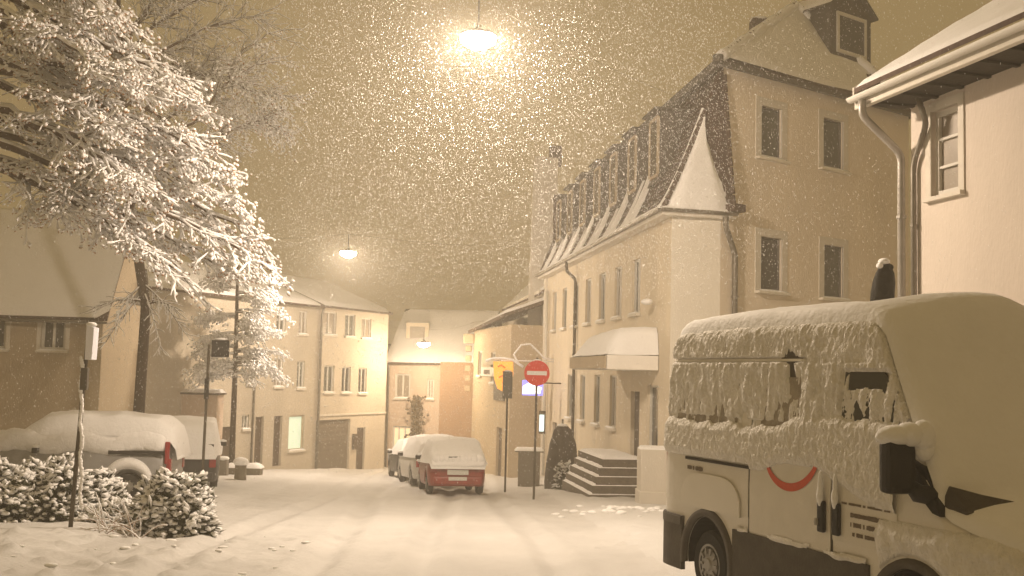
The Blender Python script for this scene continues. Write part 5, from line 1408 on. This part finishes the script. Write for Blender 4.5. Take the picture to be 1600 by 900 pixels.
# low dark boughs around (170-260, 480-530)
for (ex, ey) in ((165, 535), (180, 500), (285, 515), (270, 480), (150, 480), (250, 540)):
    a = onpath([b1, b2], random.uniform(.0, .25)); c_ = at(ex, ey, yT-random.uniform(0, 1.2)); m0 = a.lerp(c_, .5)+V((0, 0, .25))
    pts = [a.lerp(m0, k/8).lerp(m0.lerp(c_, k/8), k/8) for k in range(9)]; T.tube(pts, .03, .01, .8, 5)
    for k in range(2, 9):
        for q in range(4):
            sp, ed = bend(pts[k], side((pts[k]-pts[k-1]).normalized(), random.uniform(.4, .9)), random.uniform(.25, .6), 4, 0, .03, .15); T.tube(sp, .010, .004, .8, 4)
finish(T, mt, leaves=.3, lumps=4, ssize=.05, spread=.10)

# slim frosted tree by the grey house
yT = 41.3
b0 = at(362, 730, yT); b1 = at(368, 560, yT); b2 = at(372, 400, yT)
ft = thing('frosted_tree', (b0.x, yT, gz(0, yT)), 'slim frosted tree with layered white boughs in front of the grey house', 'tree')
MB().tube([(b0.x, yT, gz(0, yT)-.2), b1, b2], [.12, .09, .04], 10).build('trunk', 'bark', ft, smooth=True)
T = Tree()
for i in range(60):
    t = random.uniform(-.35, 1.0)
    a = b1.lerp(b2, t) if t > 0 else b1.lerp(b0, -t*.5)
    ang = random.uniform(-.9, .9) if random.random() < .68 else random.uniform(2.3, 4.0)
    ln = random.uniform(.9, 1.9)*(1.1-.4*max(0, t))*(1 if math.cos(ang) > 0 else .75)
    pts, ed = bend(a, V((math.cos(ang), math.sin(ang)*.8-.2, .18)), ln, 8, -.03, .045, .07)
    T.tube(pts, .03, .010, 2.6, 5)
    for k in range(2, 9):
        for q in range(3):
            sp, e2 = bend(pts[k], flatside((pts[k]-pts[k-1]).normalized(), random.uniform(.4, .9), random.choice((-1, 1))), random.uniform(.2, .55), 4, 0, .07, .1); T.tube(sp, .012, .006, 2.4, 4)
            if random.random() < .6: T.tips.append((sp[-1], e2))
finish(T, ft, leaves=.0, lumps=7, ssize=.07, spread=.12)

# ============================================================ BUSHES
def bush(name, label, px, py, y, rad, n, ns, lsz=.13, ssz=.088):
    c = at(px, py, y); z = gz(0, y)
    root = thing(name, (c.x, y, z), label, 'bush', 'snowy evergreen bushes')
    leafy(root, (c.x, y, z-.02), rad, n, lsz, ns, ssz)
    b = MB()
    for k in range(9):
        t = 2*math.pi*k/9; b.tube([(c.x+.04*math.cos(t), y+.04*math.sin(t), z-.1), (c.x+rad[0]*.4*math.cos(t), y+rad[1]*.4*math.sin(t), z+rad[2]*.5), (c.x+rad[0]*.75*math.cos(t), y+rad[1]*.75*math.sin(t), z+rad[2]*.65)], [.02, .014, .006], 5)
    b.build('stems', 'twig', root); return root
bush('evergreen_bush', 'round evergreen bush heaped with snow, right of the leaning post', 272, 800, 17.3, (.70, .60, .92), 3000, 1150)
bush('evergreen_bush', 'lower spreading bush between the leaning post and the round bush', 190, 790, 18.0, (.60, .5, .42), 1200, 520)
bush('evergreen_bush', 'dark snowy bush at the left edge beneath the big tree', 78, 765, 18.4, (.78, .6, 1.05), 2600, 900)
bush('evergreen_bush', 'bush with snowy hollows directly behind the leaning post', 150, 765, 19.0, (.62, .5, .80), 1700, 640)
bush('evergreen_bush', 'bush cut off by the left border of the picture', 0, 765, 18.2, (.85, .6, 1.0), 2000, 640)
tw = thing('bare_twigs', (-5.9, 16.9, gz(0, 17)), 'reddish bare twigs bent down under snow in front of the bushes', 'twigs')
T = Tree()
for k in range(42):
    p = at(random.uniform(150, 225), 800, random.uniform(16.4, 17.4)); p.z = gz(0, 17)
    sp, ed = bend(p, (random.uniform(-1, 1), random.uniform(-.6, .3), .75), random.uniform(.3, .75), 6, 0, .14, .08); T.tube(sp, .007, .003, .7, 4)
T.bark.build('stems', 'dryleaf', tw); T.snow.build('snow_on_twigs', 'snow', tw, smooth=True)

# churned lumps of snow and clods on the near ground (nobody could count them)
P, S_ = [], []
for k in range(45):
    x = random.uniform(-7.6, -2.6); y = random.uniform(12.2, 17.2)
    if random.random() > smooth(-1.5, -4.5, x)*1.0: continue
    s = random.uniform(.015, .05); P.append((x, y, gh(x, y)+s*.2)); S_.append((s*random.uniform(1, 1.9), s*random.uniform(.8, 1.5), s*.55))
for k in range(90):
    x = random.uniform(1.0, 5.5); y = 24.3+.12*(x-4)+random.gauss(0, .55); s = random.uniform(.02, .07); P.append((x, y, gh(x, y)+s*.2)); S_.append((s*1.7, s, s*.7))
tag(MB().blobs(P, S_, sub=2).build('snow_clods', 'snow', smooth=True), 'loose clods of trampled snow on the near ground', 'snow', kind='stuff')

# ============================================================ FALLING SNOW
def flakes(n, x0, x1, y0, y1, z0, z1, s0, s1):
    P = np.stack([RNG.uniform(x0, x1, n), RNG.uniform(y0, y1, n), RNG.uniform(z0, z1, n)], 1)
    d = np.stack([RNG.normal(.28, .16, n), RNG.normal(0, .1, n), -np.ones(n)], 1)
    s = RNG.uniform(s0, s1, n)
    return P, np.stack([s*RNG.uniform(2.2, 4.0, n), s*.85, s*.85], 1), rots(d)
mb = MB()
P, S_, Rm = flakes(50000, -11, 9, 13, 30, 1.0, 12, .0020, .0058); mb.blobs(P, S_, Rm, sub=0)
P, S_, Rm = flakes(45000, -4.5, 4.2, 14, 25, 4.0, 11, .0020, .0058); mb.blobs(P, S_, Rm, sub=0)
P, S_, Rm = flakes(22000, -14, 3, 28, 52, -1, 14, .004, .009); mb.blobs(P, S_, Rm, sub=0)
tag(mb.build('falling_snow', 'flake', smooth=True), 'dense falling snowflakes filling the lamp lit air', 'snowfall', kind='stuff')

# ============================================================ HAZE
hz = bpy.data.materials.new('haze'); hz.use_nodes = True; nt = hz.node_tree; nt.nodes.clear()
out = nt.nodes.new('ShaderNodeOutputMaterial'); pv = nt.nodes.new('ShaderNodeVolumePrincipled')
pv.inputs['Color'].default_value = (.96, .92, .82, 1); pv.inputs['Density'].default_value = .0056; pv.inputs['Anisotropy'].default_value = .35
nt.links.new(pv.outputs['Volume'], out.inputs['Volume'])
mb = MB(); mb.box(-302, 302, -102, 422, gz(0, 400)-1, 17.5); o = mb.build('haze', hz); tag(o, 'snow filled hazy night air over the whole street', 'haze', kind='stuff')

# ============================================================ WORLD
w = bpy.data.worlds.new('World'); sc.world = w; w.use_nodes = True; nt = w.node_tree
bg = nt.nodes['Background']
sky = nt.nodes.new('ShaderNodeTexSky'); sky.sky_type = 'NISHITA'; sky.sun_disc = False; sky.sun_elevation = R(-4); sky.sun_rotation = R(200)
bg2 = nt.nodes.new('ShaderNodeBackground'); bg2.inputs['Color'].default_value = (.262, .178, .074, 1); bg2.inputs['Strength'].default_value = 1.0   # low cloud lit by the town
nt.links.new(sky.outputs['Color'], bg.inputs['Color']); bg.inputs['Strength'].default_value = .05
ad = nt.nodes.new('ShaderNodeAddShader'); nt.links.new(bg.outputs[0], ad.inputs[0]); nt.links.new(bg2.outputs[0], ad.inputs[1]); nt.links.new(ad.outputs[0], nt.nodes['World Output'].inputs['Surface'])
sc.view_settings.view_transform = 'Standard'; sc.view_settings.look = 'None'; sc.view_settings.exposure = .16; sc.view_settings.gamma = 1
sc.view_settings.use_curve_mapping = False
sc.cycles.max_bounces = 5; sc.cycles.diffuse_bounces = 3; sc.cycles.glossy_bounces = 2; sc.cycles.volume_bounces = 1; sc.cycles.transparent_max_bounces = 4
sc.cycles.use_denoising = True; sc.cycles.use_light_tree = True; sc.cycles.sample_clamp_indirect = 4
